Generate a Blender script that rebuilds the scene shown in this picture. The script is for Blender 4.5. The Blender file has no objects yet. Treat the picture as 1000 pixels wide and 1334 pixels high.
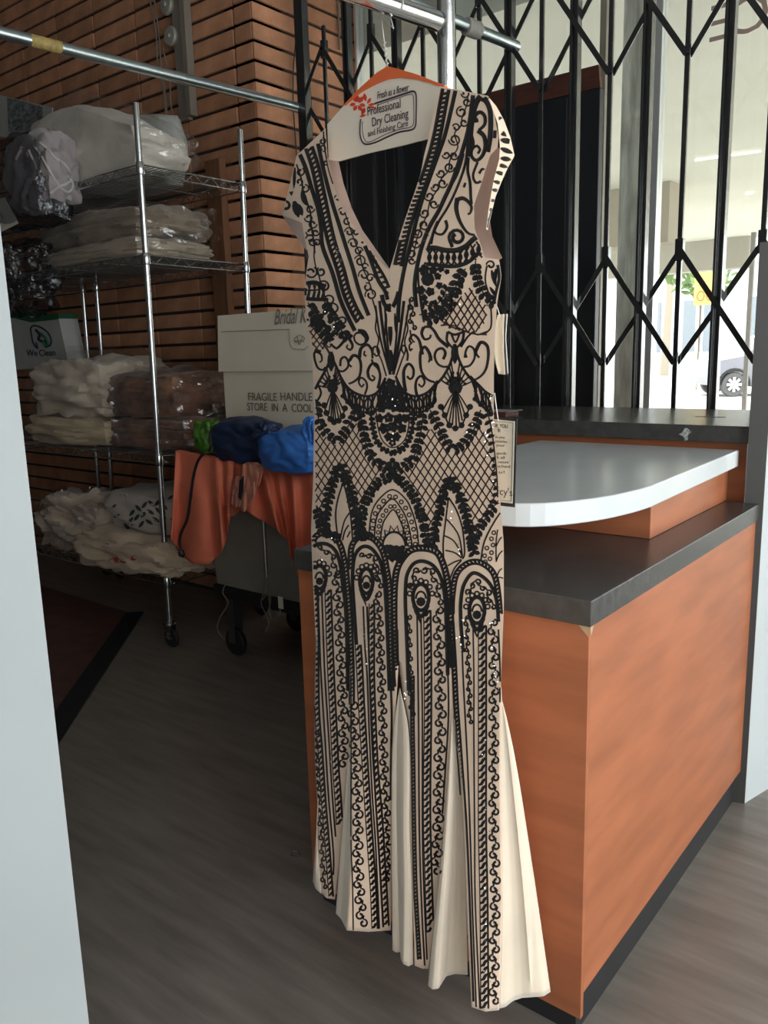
import bpy, bmesh, math, random
from mathutils import Vector, Matrix, noise
from mathutils.bvhtree import BVHTree
random.seed(7)
R = math.radians
S = bpy.context.scene
COL = S.collection

# ------------------------------------------------------------------ camera
H = 1.30
F = 1058.9
CR = Vector((0.7811, 0.6238, -0.0267))      # camera right
CD = Vector((0.0991, -0.1660, -0.9811))     # camera down
CF = Vector((-0.6166, 0.7638, -0.1907))     # camera forward
CF.normalize(); CR = (CR - CF * CR.dot(CF)).normalized(); CD = CF.cross(CR)
CAM = Vector((0, 0, H))
cam = bpy.data.cameras.new('camera'); cam_o = bpy.data.objects.new('camera', cam); COL.objects.link(cam_o)
cam.sensor_fit = 'VERTICAL'; cam.sensor_height = 36.0; cam.sensor_width = 27.0; cam.lens = 36.0 * F / 1334.0
cam.clip_start = 0.02; cam.clip_end = 300
cam_o.matrix_world = Matrix(((CR.x, -CD.x, -CF.x, 0), (CR.y, -CD.y, -CF.y, 0), (CR.z, -CD.z, -CF.z, H), (0, 0, 0, 1)))
S.camera = cam_o

# ------------------------------------------------------------------ world, light, exposure
W = bpy.data.worlds.new('sky'); S.world = W; W.use_nodes = True
bg = W.node_tree.nodes['Background']
bg.inputs[0].default_value = (0.96, 0.98, 1.0, 1); bg.inputs[1].default_value = 3.4
S.view_settings.view_transform = 'Standard'; S.view_settings.look = 'None'
S.view_settings.exposure = 0.55; S.view_settings.gamma = 1.0
S.view_settings.use_curve_mapping = False
S.cycles.use_denoising = True
S.cycles.max_bounces = 8; S.cycles.diffuse_bounces = 4; S.cycles.transparent_max_bounces = 16
S.cycles.sample_clamp_indirect = 8.0
sun = bpy.data.lights.new('sun', 'SUN'); sun.energy = 2.2; sun.angle = R(3); sun.color = (1.0, 0.86, 0.66)
sun_o = bpy.data.objects.new('sun', sun); COL.objects.link(sun_o)
sun_o.rotation_euler = Vector((0.30, -1.0, -0.42)).to_track_quat('-Z', 'Y').to_euler()
# daylight enters through the glazed side of the shop: a light portal in that opening
for loc, rot, sx, sy in (((2.05, 0.6, 1.55), (0, R(90), 0), 2.84, 5.6), ((1.3, -2.75, 1.62), (R(90), 0, 0), 1.0, 2.7)):
    pl = bpy.data.lights.new('window_portal', 'AREA'); pl.shape = 'RECTANGLE'; pl.size = sx; pl.size_y = sy
    pl.cycles.is_portal = True
    po = bpy.data.objects.new('window_portal', pl); COL.objects.link(po); po.location = loc; po.rotation_euler = rot

# ------------------------------------------------------------------ pixel helpers (1000 x 1334 frame)
def ray(x, y): return CR * ((x - 500) / F) + CD * ((y - 667) / F) + CF
def on_z(x, y, z):
    d = ray(x, y); return CAM + d * ((z - H) / d.z)
def on_x(x, y, X):
    d = ray(x, y); return CAM + d * (X / d.x)
def on_y(x, y, Y):
    d = ray(x, y); return CAM + d * (Y / d.y)
def P(s): return [tuple(float(c) for c in t.split(',')) for t in s.split()]

# ------------------------------------------------------------------ materials
MATS = {}
def mat(name, col, rough=0.6, metal=0.0, var=0.0, vscale=8.0, bump=0.0, bscale=60.0, coat=0.0, col2=None,
        stretch=(1, 1, 1), rot=(0, 0, 0), rnd=0.0, spec=0.5, emit=None, sheen=0.0, detail=4.0):
    if name in MATS: return MATS[name]
    m = bpy.data.materials.new(name); m.use_nodes = True; MATS[name] = m
    nt = m.node_tree; N = nt.nodes; L = nt.links; b = N['Principled BSDF']
    b.inputs['Base Color'].default_value = (*col, 1); b.inputs['Roughness'].default_value = rough
    b.inputs['Metallic'].default_value = metal; b.inputs['Specular IOR Level'].default_value = spec
    if coat: b.inputs['Coat Weight'].default_value = coat; b.inputs['Coat Roughness'].default_value = 0.12
    if sheen: b.inputs['Sheen Weight'].default_value = sheen
    if emit: b.inputs['Emission Color'].default_value = (*emit[0], 1); b.inputs['Emission Strength'].default_value = emit[1]
    tc = N.new('ShaderNodeTexCoord'); mp = N.new('ShaderNodeMapping')
    L.new(tc.outputs['Object'], mp.inputs[0]); mp.inputs['Scale'].default_value = stretch; mp.inputs['Rotation'].default_value = rot
    out = None
    if var or col2:
        n = N.new('ShaderNodeTexNoise'); n.inputs['Scale'].default_value = vscale; n.inputs['Detail'].default_value = detail
        L.new(mp.outputs[0], n.inputs[0])
        cr = N.new('ShaderNodeValToRGB'); L.new(n.outputs[0], cr.inputs[0])
        c2 = col2 or tuple(c * (1 - var) for c in col)
        c1 = col if col2 else tuple(min(1, c * (1 + var)) for c in col)
        cr.color_ramp.elements[0].position = 0.32; cr.color_ramp.elements[0].color = (*c2, 1)
        cr.color_ramp.elements[1].position = 0.68; cr.color_ramp.elements[1].color = (*c1, 1)
        out = cr.outputs[0]
    if rnd:
        oi = N.new('ShaderNodeObjectInfo'); hs = N.new('ShaderNodeHueSaturation')
        mr = N.new('ShaderNodeMapRange'); L.new(oi.outputs['Random'], mr.inputs[0])
        mr.inputs[3].default_value = 1 - rnd; mr.inputs[4].default_value = 1 + rnd
        L.new(mr.outputs[0], hs.inputs['Value'])
        if out: L.new(out, hs.inputs['Color'])
        else: hs.inputs['Color'].default_value = (*col, 1)
        out = hs.outputs[0]
    if out: L.new(out, b.inputs['Base Color'])
    if bump:
        n2 = N.new('ShaderNodeTexNoise'); n2.inputs['Scale'].default_value = bscale; n2.inputs['Detail'].default_value = 4
        L.new(mp.outputs[0], n2.inputs[0]); bp = N.new('ShaderNodeBump'); bp.inputs['Strength'].default_value = min(1, bump)
        bp.inputs['Distance'].default_value = 0.01
        L.new(n2.outputs[0], bp.inputs['Height']); L.new(bp.outputs[0], b.inputs['Normal'])
    return m
def film(name, tint=(1, 1, 1), alpha=0.2, rough=0.12, bscale=14.0, bump=0.9, col=(0.9, 0.9, 0.92)):
    """thin clear plastic: mostly see-through, with a wrinkled gloss"""
    if name in MATS: return MATS[name]
    m = bpy.data.materials.new(name); m.use_nodes = True; MATS[name] = m
    nt = m.node_tree; N = nt.nodes; L = nt.links; o = N['Material Output']; b = N.new('ShaderNodeBsdfGlossy')
    b.inputs['Color'].default_value = (*col, 1); b.inputs['Roughness'].default_value = rough
    t = N.new('ShaderNodeBsdfTransparent'); t.inputs[0].default_value = (*tint, 1)
    mx = N.new('ShaderNodeMixShader'); mx.inputs[0].default_value = alpha
    L.new(t.outputs[0], mx.inputs[1]); L.new(b.outputs[0], mx.inputs[2]); L.new(mx.outputs[0], o.inputs[0])
    if bump:
        tc = N.new('ShaderNodeTexCoord'); n2 = N.new('ShaderNodeTexNoise'); n2.inputs['Scale'].default_value = bscale
        n2.inputs['Detail'].default_value = 3; n2.inputs['Distortion'].default_value = 1.5
        L.new(tc.outputs['Object'], n2.inputs[0]); bp = N.new('ShaderNodeBump'); bp.inputs['Strength'].default_value = bump
        bp.inputs['Distance'].default_value = 0.03; L.new(n2.outputs[0], bp.inputs['Height']); L.new(bp.outputs[0], b.inputs['Normal'])
    return m
WOOD = mat('orange_wood_laminate', (0.385, 0.126, 0.055), 0.40, var=0.16, vscale=2.4, stretch=(1.2, 1.6, 9.0), rot=(0.0, 0.25, 0.0), detail=8)
BLKLAM = mat('charcoal_laminate', (0.055, 0.053, 0.052), 0.27, var=0.18, vscale=40, bump=0.05, bscale=300)
PLINTH = mat('black_plinth', (0.018, 0.018, 0.02), 0.5)
WHTLAM = mat('pale_grey_laminate', (0.60, 0.63, 0.65), 0.22, var=0.03, vscale=6)
WHTPAINT = mat('white_paint', (0.53, 0.565, 0.575), 0.5, var=0.04, vscale=3)
CHROME = mat('chrome', (0.78, 0.79, 0.80), 0.16, 1.0, bump=0.03, bscale=40)
GALV = mat('galvanised_steel', (0.58, 0.66, 0.68), 0.30, 1.0, var=0.08, vscale=30, stretch=(1, 1, 1))
IRON = mat('black_iron', (0.010, 0.010, 0.012), 0.2, 0.0, spec=1.0, coat=1.0)
BRICK = mat('brick', (0.42, 0.195, 0.105), 0.85, var=0.22, vscale=9, bump=0.35, bscale=90, rnd=0.22)
MORTAR = mat('dark_mortar', (0.030, 0.018, 0.014), 0.95, bump=0.3, bscale=80)
FLOOR = mat('grey_wood_vinyl', (0.250, 0.215, 0.190), 0.36, col2=(0.165, 0.140, 0.123), vscale=5, stretch=(0.7, 5.5, 1), rot=(0, 0, R(-57)), bump=0.06, bscale=30, detail=12)
REDTILE = mat('red_tile', (0.115, 0.052, 0.042), 0.5, var=0.25, vscale=9)
STRIP = mat('dark_strip', (0.012, 0.012, 0.014), 0.6)
PLASTER = mat('ceiling_paint', (0.36, 0.35, 0.33), 0.8, var=0.05)
DARKWALL = mat('dark_wall', (0.10, 0.09, 0.085), 0.8, var=0.1)
BLACKPANEL = mat('black_panel', (0.012, 0.013, 0.016), 0.42)
BROWNTRIM = mat('brown_trim', (0.105, 0.032, 0.020), 0.6, var=0.2, vscale=12, stretch=(1, 1, 6))
GLASS = film('window_glass', (0.97, 0.99, 0.98), 0.06, 0.02, bump=0)
BLACKPL = mat('black_plastic', (0.012, 0.012, 0.013), 0.4)
PAPER = mat('off_white_card', (0.80, 0.75, 0.66), 0.65)
INK = mat('dark_ink', (0.02, 0.018, 0.02), 0.6)

# ------------------------------------------------------------------ mesh builder
def tag(o, label=None, cat=None, group=None, kind=None):
    if label: o['label'] = label
    if cat: o['category'] = cat
    if group: o['group'] = group
    if kind: o['kind'] = kind
    return o
def thing(name, loc, label, cat, group=None, rz=0.0):
    o = bpy.data.objects.new(name, None); o.empty_display_size = 0.1
    o.location = loc; o.rotation_euler = (0, 0, rz); COL.objects.link(o); return tag(o, label, cat, group)
class MB:
    def __init__(s): s.v = []; s.f = []
    def add(s, vs, fs):
        n = len(s.v); s.v += [Vector(v) for v in vs]; s.f += [tuple(i + n for i in f) for f in fs]; return s
    def box(s, a, b, M=None):
        a = Vector(a); b = Vector(b)
        vs = [Vector((x, y, z)) for z in (a.z, b.z) for y in (a.y, b.y) for x in (a.x, b.x)]
        if M: vs = [M @ v for v in vs]
        return s.add(vs, [(0, 2, 3, 1), (4, 5, 7, 6), (0, 1, 5, 4), (1, 3, 7, 5), (3, 2, 6, 7), (2, 0, 4, 6)])
    def bbox(s, a, b, r=0.004, M=None):
        """box with chamfered edges"""
        a = Vector(a); b = Vector(b); bm = bmesh.new(); bmesh.ops.create_cube(bm, size=1)
        for v in bm.verts: v.co = Vector(((a[i] + b[i]) / 2 + v.co[i] * (b[i] - a[i]) for i in range(3)))
        bmesh.ops.bevel(bm, geom=bm.edges[:], offset=r, segments=2, affect='EDGES', profile=0.6)
        bm.verts.ensure_lookup_table()
        vs = [M @ v.co if M else v.co.copy() for v in bm.verts]; fs = [tuple(v.index for v in f.verts) for f in bm.faces]; bm.free()
        return s.add(vs, fs)
    def tube(s, pts, r, n=8, cap=True):
        pts = [Vector(p) for p in pts]; rs = r if isinstance(r, (list, tuple)) else [r] * len(pts)
        up = None; vs = []
        for i, p in enumerate(pts):
            t = (pts[min(i + 1, len(pts) - 1)] - pts[max(i - 1, 0)])
            if t.length < 1e-9: t = Vector((0, 0, 1))
            t.normalize()
            if up is None: up = t.orthogonal().normalized()
            up = (up - t * up.dot(t)); up = up.normalized() if up.length > 1e-6 else t.orthogonal().normalized()
            w = t.cross(up)
            vs += [p + (up * math.cos(a) + w * math.sin(a)) * rs[i] for a in (2 * math.pi * k / n for k in range(n))]
        fs = [(i * n + k, i * n + (k + 1) % n, (i + 1) * n + (k + 1) % n, (i + 1) * n + k) for i in range(len(pts) - 1) for k in range(n)]
        if cap: fs += [tuple(range(n))[::-1], tuple(range((len(pts) - 1) * n, len(pts) * n))]
        return s.add(vs, fs)
    def grid(s, rows):
        n = len(rows[0]); vs = [p for r_ in rows for p in r_]
        fs = [(i * n + k, i * n + k + 1, (i + 1) * n + k + 1, (i + 1) * n + k) for i in range(len(rows) - 1) for k in range(n - 1)]
        return s.add(vs, fs)
    def prism(s, poly, d):
        """closed polygon of 3D points, pushed along d"""
        n = len(poly); d = Vector(d); vs = [Vector(p) for p in poly]; vs = vs + [v + d for v in vs]
        return s.add(vs, [tuple(range(n)), tuple(range(2 * n - 1, n - 1, -1))] + [(i, (i + 1) % n, (i + 1) % n + n, i + n)[::-1] for i in range(n)])
    def lathe(s, c, prof, n=20, axis=(0, 0, 1)):
        ax = Vector(axis).normalized(); e1 = ax.orthogonal().normalized(); e2 = ax.cross(e1); c = Vector(c); vs = []
        for (r, h) in prof: vs += [c + ax * h + (e1 * math.cos(a) + e2 * math.sin(a)) * r for a in (2 * math.pi * k / n for k in range(n))]
        m = len(prof)
        return s.add(vs, [(i * n + k, i * n + (k + 1) % n, (i + 1) * n + (k + 1) % n, (i + 1) * n + k) for i in range(m - 1) for k in range(n)]
                     + [tuple(range(n))[::-1], tuple(range((m - 1) * n, m * n))])
    def mesh(s, name, m, off=Vector((0, 0, 0)), smooth=False):
        me = bpy.data.meshes.new(name); me.from_pydata([tuple(v - off) for v in s.v], [], s.f); me.update()
        bm = bmesh.new(); bm.from_mesh(me); bmesh.ops.recalc_face_normals(bm, faces=bm.faces[:]); bm.to_mesh(me); bm.free()
        if m: me.materials.append(m)
        if smooth:
            for p in me.polygons: p.use_smooth = True
            try: me.set_sharp_from_angle(angle=R(40))
            except Exception: pass
        return me
    def build(s, name, m, parent=None, smooth=False, label=None):
        off = Vector((0, 0, 0)); p = parent
        while p is not None:
            off += Vector(p.location); p = p.parent
        o = bpy.data.objects.new(name, s.mesh(name, m, off, smooth)); COL.objects.link(o)
        if parent: o.parent = parent
        if label: o['label'] = label
        return o
    def solo(s, name, m, label, cat, group=None, kind=None, smooth=False):
        """a thing that is one mesh, with its origin at its base"""
        xs = [v.x for v in s.v]; ys = [v.y for v in s.v]; zs = [v.z for v in s.v]
        c = Vector(((min(xs) + max(xs)) / 2, (min(ys) + max(ys)) / 2, min(zs)))
        o = bpy.data.objects.new(name, s.mesh(name, m, c, smooth)); o.location = c; COL.objects.link(o)
        return tag(o, label, cat, group, kind)
def struct(name, mb, m, label=None, parent=None):
    o = mb.build(name, m, parent); o['kind'] = 'structure'
    if label: o['label'] = label
    return o
def copy_tree(o, parent=None):
    c = o.copy(); COL.objects.link(c)
    if parent: c.parent = parent
    for ch in list(o.children): copy_tree(ch, c)
    return c
def text(name, body, size, loc, right, up, m, parent, shear=0.0, ext=0.0004, align='LEFT', flipx=False, spacing=1.0, fit=None):
    cu = bpy.data.curves.new(name, 'FONT'); cu.body = body; cu.size = size; cu.shear = shear; cu.extrude = ext
    cu.align_x = align; cu.space_character = spacing; cu.resolution_u = 3
    t = bpy.data.objects.new('tmp', cu); COL.objects.link(t); bpy.context.view_layer.update()
    me = bpy.data.meshes.new_from_object(t.evaluated_get(bpy.context.evaluated_depsgraph_get()))
    COL.objects.unlink(t); bpy.data.objects.remove(t)
    right = Vector(right).normalized(); up = Vector(up).normalized(); nrm = right.cross(up)
    k = 1.0
    if fit:
        w = max(v.co.x for v in me.vertices) - min(v.co.x for v in me.vertices); k = fit / w
    off = Vector((0, 0, 0)); p = parent
    while p is not None: off += Vector(p.location); p = p.parent
    for v in me.vertices: v.co = Vector(loc) - off + right * (v.co.x * k * (-1 if flipx else 1)) + up * v.co.y + nrm * v.co.z
    me.materials.clear(); me.materials.append(m); me.name = name
    o = bpy.data.objects.new(name, me); COL.objects.link(o)
    if parent: o.parent = parent
    return o
def lump(c, half, e=0.55, amp=0.02, freq=5.0, seed=0, n=14, top=None, fold=0.0, ffreq=9.0, fdir=(0, 0, 1), flat=True):
    """soft packed shape: rounded box with creases; top(x) scales its height along x in -1..1"""
    mb = MB(); bm = bmesh.new(); bmesh.ops.create_cube(bm, size=2)
    bmesh.ops.subdivide_edges(bm, edges=bm.edges[:], cuts=n, use_grid_fill=True)
    c = Vector(c); half = Vector(half); fd = Vector(fdir)
    bm.verts.ensure_lookup_table(); vs = []
    for v in bm.verts:
        q = v.co; s_ = q.normalized(); p = q.lerp(s_, e)
        d = noise.noise(p * freq * 0.5 + Vector((seed, 0, seed * 2.3))) * amp * 1.4 + abs(noise.noise(p * freq + Vector((0, seed * 1.7, 3)))) * amp
        if fold: d += fold * (abs(math.sin(fd.dot(p) * ffreq + 2.2 * noise.noise(p * 2 + Vector((seed, 5, 1))))) - 0.5)
        w = Vector((p.x * half.x, p.y * half.y, p.z * half.z)) + s_ * d
        if top and w.z > -half.z * 0.9: w.z = -half.z + (w.z + half.z) * top(p.x)
        if flat and w.z < -half.z: w.z = -half.z
        vs.append(c + w)
    mb.add(vs, [tuple(v.index for v in f.verts) for f in bm.faces]); bm.free(); return mb
def smooth_path(pts, step=2.5):
    """Catmull-Rom through 2D points, resampled"""
    if len(pts) < 3: ctrl = list(pts); out = []
    n = len(pts); res = []
    for i in range(n - 1):
        p0 = pts[max(i - 1, 0)]; p1 = pts[i]; p2 = pts[i + 1]; p3 = pts[min(i + 2, n - 1)]
        m = max(1, int(math.hypot(p2[0] - p1[0], p2[1] - p1[1]) / step))
        for k in range(m):
            t = k / m
            res.append(tuple(0.5 * ((2 * p1[a]) + (p2[a] - p0[a]) * t + (2 * p0[a] - 5 * p1[a] + 4 * p2[a] - p3[a]) * t * t + (3 * p1[a] - p0[a] - 3 * p2[a] + p3[a]) * t ** 3) for a in (0, 1)))
    res.append(tuple(pts[-1])); return res
def along(pts, t):
    """point at fraction t of a polyline's length"""
    Ls = [math.dist(pts[i], pts[i + 1]) for i in range(len(pts) - 1)]; T = sum(Ls) * min(max(t, 0), 1)
    for i, l in enumerate(Ls):
        if T <= l or i == len(Ls) - 1:
            k = T / l if l else 0
            return tuple(pts[i][a] + (pts[i + 1][a] - pts[i][a]) * k for a in range(len(pts[0])))
        T -= l
def at_y(pts, y):
    """x of a downward polyline at height y"""
    for i in range(len(pts) - 1):
        (x0, y0), (x1, y1) = pts[i], pts[i + 1]
        if y <= y1 or i == len(pts) - 2:
            return x0 + (x1 - x0) * ((y - y0) / (y1 - y0) if y1 != y0 else 0)
# ================================================================== the shop itself
BY = 2.85          # face of the long brick wall
BX = -3.0          # face of the short brick return
GY = 2.95          # plane of the folding gate
WY = 3.58          # shop window plane
struct('floor', MB().box((-6.3, -2.9, -0.06), (2.9, 3.62, 0.0)), FLOOR, 'grey wood-look vinyl floor of the shop')
fa = [on_z(75, 955, 0), on_z(160, 828, 0)]
d = (fa[1] - fa[0]).normalized(); nn = Vector((-d.y, d.x, 0)); a0 = fa[0] - d * 1.6; a1 = fa[1] + d * 0.35
struct('floor_red', MB().prism([a0 + nn * 0.04, a1 + nn * 0.04, Vector((-6.2, a1.y, 0)), Vector((-6.2, a0.y, 0))], (0, 0, 0.004)), REDTILE, 'dull red tiled patch of floor left of the dark strip')
struct('trim_1', MB().prism([a0 - nn * 0.03, a1 - nn * 0.03, a1 + nn * 0.06, a0 + nn * 0.06], (0, 0, 0.008)), STRIP, 'dark strip between the red and the grey floor')
struct('ceiling', MB().box((-6.3, -2.9, 4.0), (2.9, 3.62, 4.1)), PLASTER, 'plain painted ceiling')
wl = struct('wall_left', MB().box((-6.3, BY + 0.012, 0), (BX - 0.012, BY + 0.2, 4.0)), MORTAR, 'long brick wall with dark raked joints behind the shelving')
wr = struct('wall_return', MB().box((BX - 0.2, BY + 0.012, 0), (BX - 0.012, WY + 0.05, 4.0)), MORTAR, 'short sunlit brick return beside the folding gate')
struct('wall_west', MB().box((-6.4, -2.9, 0), (-6.2, BY + 0.2, 4.0)), DARKWALL)
wso = MB(); wso.box((-6.3, -2.95, 0), (0.8, -2.8, 4.0)).box((1.8, -2.95, 0), (2.9, -2.8, 4.0)).box((0.8, -2.95, 2.97), (1.8, -2.8, 4.0)).box((0.8, -2.95, 0), (1.8, -2.8, 0.27))
struct('wall_south', wso, PLASTER)
wea = MB(); wea.box((2.1, -2.9, 0), (2.25, -2.2, 4.0)).box((2.1, 3.4, 0), (2.25, 3.62, 4.0)).box((2.1, -2.2, 2.97), (2.25, 3.4, 4.0)).box((2.1, -2.2, 0), (2.25, 3.4, 0.13))
struct('wall_east', wea, PLASTER)
# ---- bricks, stack bond
CH = 0.0852; JT = 0.015
def brick_mesh(length, along_x=True):
    mb = MB(); h = CH - JT
    if along_x: mb.bbox((0, -0.0, 0), (length - 0.011, 0.06, h), 0.004)
    else: mb.bbox((-0.06, 0, 0), (0.0, length - 0.011, h), 0.004)
    return mb.mesh('brick', BRICK)
bm_full = brick_mesh(0.375); bm_end = brick_mesh(0.125)
rows = 46; z_off = 0.008
far = MB()
for r_ in range(rows):
    z = z_off + r_ * CH + JT
    for c in range(9):
        x = -3.125 - 0.375 * c
        if c >= 5:
            if x < -6.3: continue
            far.box((x, BY + random.uniform(-0.001, 0.002), z), (x + 0.368, BY + 0.05, z + CH - JT)); continue
        o = bpy.data.objects.new('brick', bm_full if c else bm_end); COL.objects.link(o); o.parent = wl
        o.location = (x, BY + random.uniform(-0.0015, 0.002), z)
fb = far.build('brick_courses', BRICK, wl); fb['kind'] = 'stuff'
bm_s = brick_mesh(0.375, False)
for r_ in range(rows):
    z = z_off + r_ * CH + JT
    for c in range(2):
        o = bpy.data.objects.new('brick', bm_s); COL.objects.link(o); o.parent = wr
        o.location = (BX + random.uniform(-0.001, 0.001), BY + 0.003 + 0.375 * c, z)
# ---- fittings on the brick wall
mb = MB(); mb.bbox((-3.345, BY - 0.045, 0.02), (-3.235, BY - 0.004, 2.26), 0.004)
mb.solo('wooden_board', mat('brown_board', (0.17, 0.075, 0.035), 0.6, var=0.25, vscale=6, stretch=(8, 8, 0.6)), 'tall brown wooden board standing against the long brick wall', 'board')
tr = thing('wall_track', (-3.48, BY - 0.02, 2.47), 'grey metal track with two round discs high on the brick wall', 'fixture')
GREYP = mat('grey_painted_metal', (0.23, 0.20, 0.165), 0.55, 0.2, var=0.1)
MB().box((-3.535, BY - 0.03, 2.48), (-3.465, BY - 0.002, 3.19)).build('track_plate', GREYP, tr)
MB().box((-3.46, BY - 0.045, 2.49), (-3.425, BY - 0.002, 3.19)).build('track_rail', GREYP, tr)
for zz, xx in ((2.875, -3.545), (3.02, -3.56)):
    dsk = MB().lathe((xx, BY - 0.03, zz), [(0.045, 0.0), (0.047, 0.012), (0.04, 0.02), (0.012, 0.022), (0.010, 0.03)], 20, (0, -1, 0)).build('disc', mat('dull_disc', (0.33, 0.31, 0.27), 0.5, 0.3), tr, True)
CORDM = mat('dull_cord', (0.18, 0.15, 0.125), 0.7)
for k, pts in enumerate(("195,0 203,40 205,80 213,120 217,170 219,212", "201,0 207,45 210,88 216,130 218,180 220,215", "212,62 221,105 222,130 228,180 231,220", "233,0 236,30 240,48 237,58")):
    mb = MB(); mb.tube([on_y(x, y, BY - 0.03) for x, y in smooth_path(P(pts), 8)], 0.0035, 6)
    mb.solo('hanging_cord', CORDM, ['thin cord hanging leftmost on the brick wall above the top shelf', 'thin cord hanging close beside the leftmost cord on the brick wall',
            'thin cord swinging right of the paired cords down to the top shelf', 'short cord looped around the discs of the grey wall track'][k], 'cord', 'cords hanging on the brick wall', smooth=True)
mb = MB(); mb.tube([on_x(x, y, BX + 0.012) for x, y in smooth_path(P("387,0 386,40 382,90 382,140 386,200 388,250"), 8)], 0.003, 6)
mb.solo('hanging_cord', mat('black_cord', (0.02, 0.015, 0.013), 0.6), 'thin black cord running down the short brick return', 'cord', 'cords hanging on the brick wall', smooth=True)
mb = MB(); mb.tube([on_x(x, y, BX + 0.012) for x, y in smooth_path(P("440,0 441,30 442,65"), 8)], 0.005, 6)
mb.tube([on_x(x, y, BX + 0.014) for x, y in smooth_path(P("448,0 452,12 449,30 444,42 448,55 452,64"), 4)], 0.0022, 6)
mb.solo('hanging_cord', CORDM, 'cord with a loose curl hanging on the brick beyond the gate', 'cord', 'cords hanging on the brick wall', smooth=True)

# ---- shop window behind the gate
ALU = mat('aluminium', (0.72, 0.74, 0.75), 0.30, 0.7)
def window(n, x0, x1, label):
    w = MB(); w.box((x0, WY - 0.03, 0.12), (x0 + 0.014, WY + 0.03, 3.2)).box((x1 - 0.014, WY - 0.03, 0.12), (x1, WY + 0.03, 3.2))
    w.box((x0, WY - 0.03, 0.05), (x1, WY + 0.03, 0.13)).box((x0, WY - 0.03, 3.12), (x1, WY + 0.03, 4.0))
    o = struct('window_%d' % n, w, ALU, label)
    g = MB().box((x0 + 0.014, WY - 0.003, 0.13), (x1 - 0.014, WY + 0.003, 3.12)).build('pane', GLASS, o); return o
w1 = window(1, -2.98, -2.43, 'narrow shop window next to the short brick return')
w2 = window(2, -2.43, -1.36, 'shop window behind the black panel')
w3 = window(3, -1.36, 0.9, 'wide shop window behind the right half of the gate')
w4 = window(4, 0.9, 2.1, 'shop window at the far right end of the front')
struct('trim_2', MB().box((-1.545, WY + 0.05, 0.0), (-1.44, WY + 0.07, 3.2)), mat('weathered_post', (0.78, 0.74, 0.66), 0.7, var=0.3, vscale=14, stretch=(3, 3, 0.4)), 'weathered pale post outside the shop window')
struct('trim_3', MB().box((-1.72, WY + 0.2, 0.0), (-1.69, WY + 0.24, 3.2)), GREYP, 'thin grey upright outside the shop window')
LET = mat('window_lettering', (0.46, 0.34, 0.29), 0.6)
p = on_y(1003, 28, WY - 0.006); text('window_lettering', 'CE', 0.19, (p.x + 0.0, WY - 0.006, p.z - 0.02), (1, 0, 0), (0, 0, 1), LET, w3, flipx=True)
# east and south glazing that lets the daylight in
def side_window(n, p0, p1, nm, label):
    o_ = MB(); p0 = Vector(p0); p1 = Vector(p1); cnt = nm
    for k in range(cnt + 1):
        q = p0.lerp(p1, k / cnt); o_.box((q.x - 0.03, q.y - 0.03, 0.13), (q.x + 0.03, q.y + 0.03, 2.97))
    o = struct('window_%d' % n, o_, ALU, label)
    a = Vector((min(p0.x, p1.x) - (0.003 if p0.x == p1.x else 0), min(p0.y, p1.y) - (0.003 if p0.y == p1.y else 0), 0.27)); b = Vector((max(p0.x, p1.x) + (0.003 if p0.x == p1.x else 0), max(p0.y, p1.y) + (0.003 if p0.y == p1.y else 0), 2.97))
    MB().box(a, b).build('pane', GLASS, o)
side_window(5, (2.16, -2.2), (2.16, 3.4), 3, 'large side window of the shop'); side_window(6, (0.8, -2.88), (1.8, -2.88), 1, 'large window behind the viewer')
bpy.context.view_layer.update()

# ---- white partitions either side
L0 = on_z(116, 1334, 0) * 0.74; L0.z = 0
pd = Vector((-CR.x, -CR.y, 0)).normalized(); pn = L0.normalized()
t = thing('white_partition', L0, 'white painted partition panel close by, filling the left edge', 'partition')
MB().prism([L0, L0 + pd * 2.2, L0 + pd * 2.2 + pn * 0.045, L0 + pn * 0.045], (0, 0, 2.5)).build('panel', WHTPAINT, t)  # length and height beyond the view are set to shade the shelving
A0 = Vector((-0.592, 2.285, 0)); A1 = Vector((-0.552, 2.298, 0)); dd = Vector((0.26, 0.966, 0)).normalized()
t = thing('white_side_panel', A0, 'white panel with a dark edge standing at the end of the counters', 'panel')
MB().prism([A0 + dd * 0.012, A1 + dd * 0.002, A1 + dd * 0.60, A0 + dd * 0.61], (0, 0, 1.55)).build('panel', WHTPAINT, t)
MB().prism([A0 + Vector((-.003, 0, 0)), A1 + Vector((.001, 0, 0)), A1 + dd * 0.002 + Vector((.001, 0, 0)), A0 + dd * 0.011 + Vector((-.003, 0, 0))], (0, 0, 1.553)).build('dark_edge', mat('dark_edge_band', (0.045, 0.042, 0.04), 0.4), t)

# ================================================================== counters
ct = thing('service_counter', (-0.91, 1.77, 0), 'orange wood-grain counter with a charcoal top in front of the gate', 'counter')
x0, x1, y0, y1 = -1.262, -0.566, 1.252, 2.30
MB().box((x0 + 0.02, y0 + 0.013, 0), (x1 - 0.015, y1, 0.102)).build('plinth', PLINTH, ct)
MB().box((x0 + 0.012, y0 + 0.012, 0.10), (x1 - 0.012, y1, 0.832)).build('carcass', WOOD, ct)
MB().box((x1 - 0.012, y0 + 0.0122, 0.10), (x1, y1, 0.832)).build('side_panel', WOOD, ct)
MB().box((x0, y0, 0.05), (x1, y0 + 0.012, 0.832)).build('front_panel', mat('orange_wood_laminate_x', (0.385, 0.126, 0.055), 0.40, var=0.13, vscale=3.0, stretch=(1.0, 1.0, 8.0), rot=(0, 0.1, 0), detail=8), ct)
MB().bbox((x0 - 0.006, y0 - 0.007, 0.833), (x1 + 0.006, y1, 0.879), 0.002).build('countertop', BLKLAM, ct)
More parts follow.
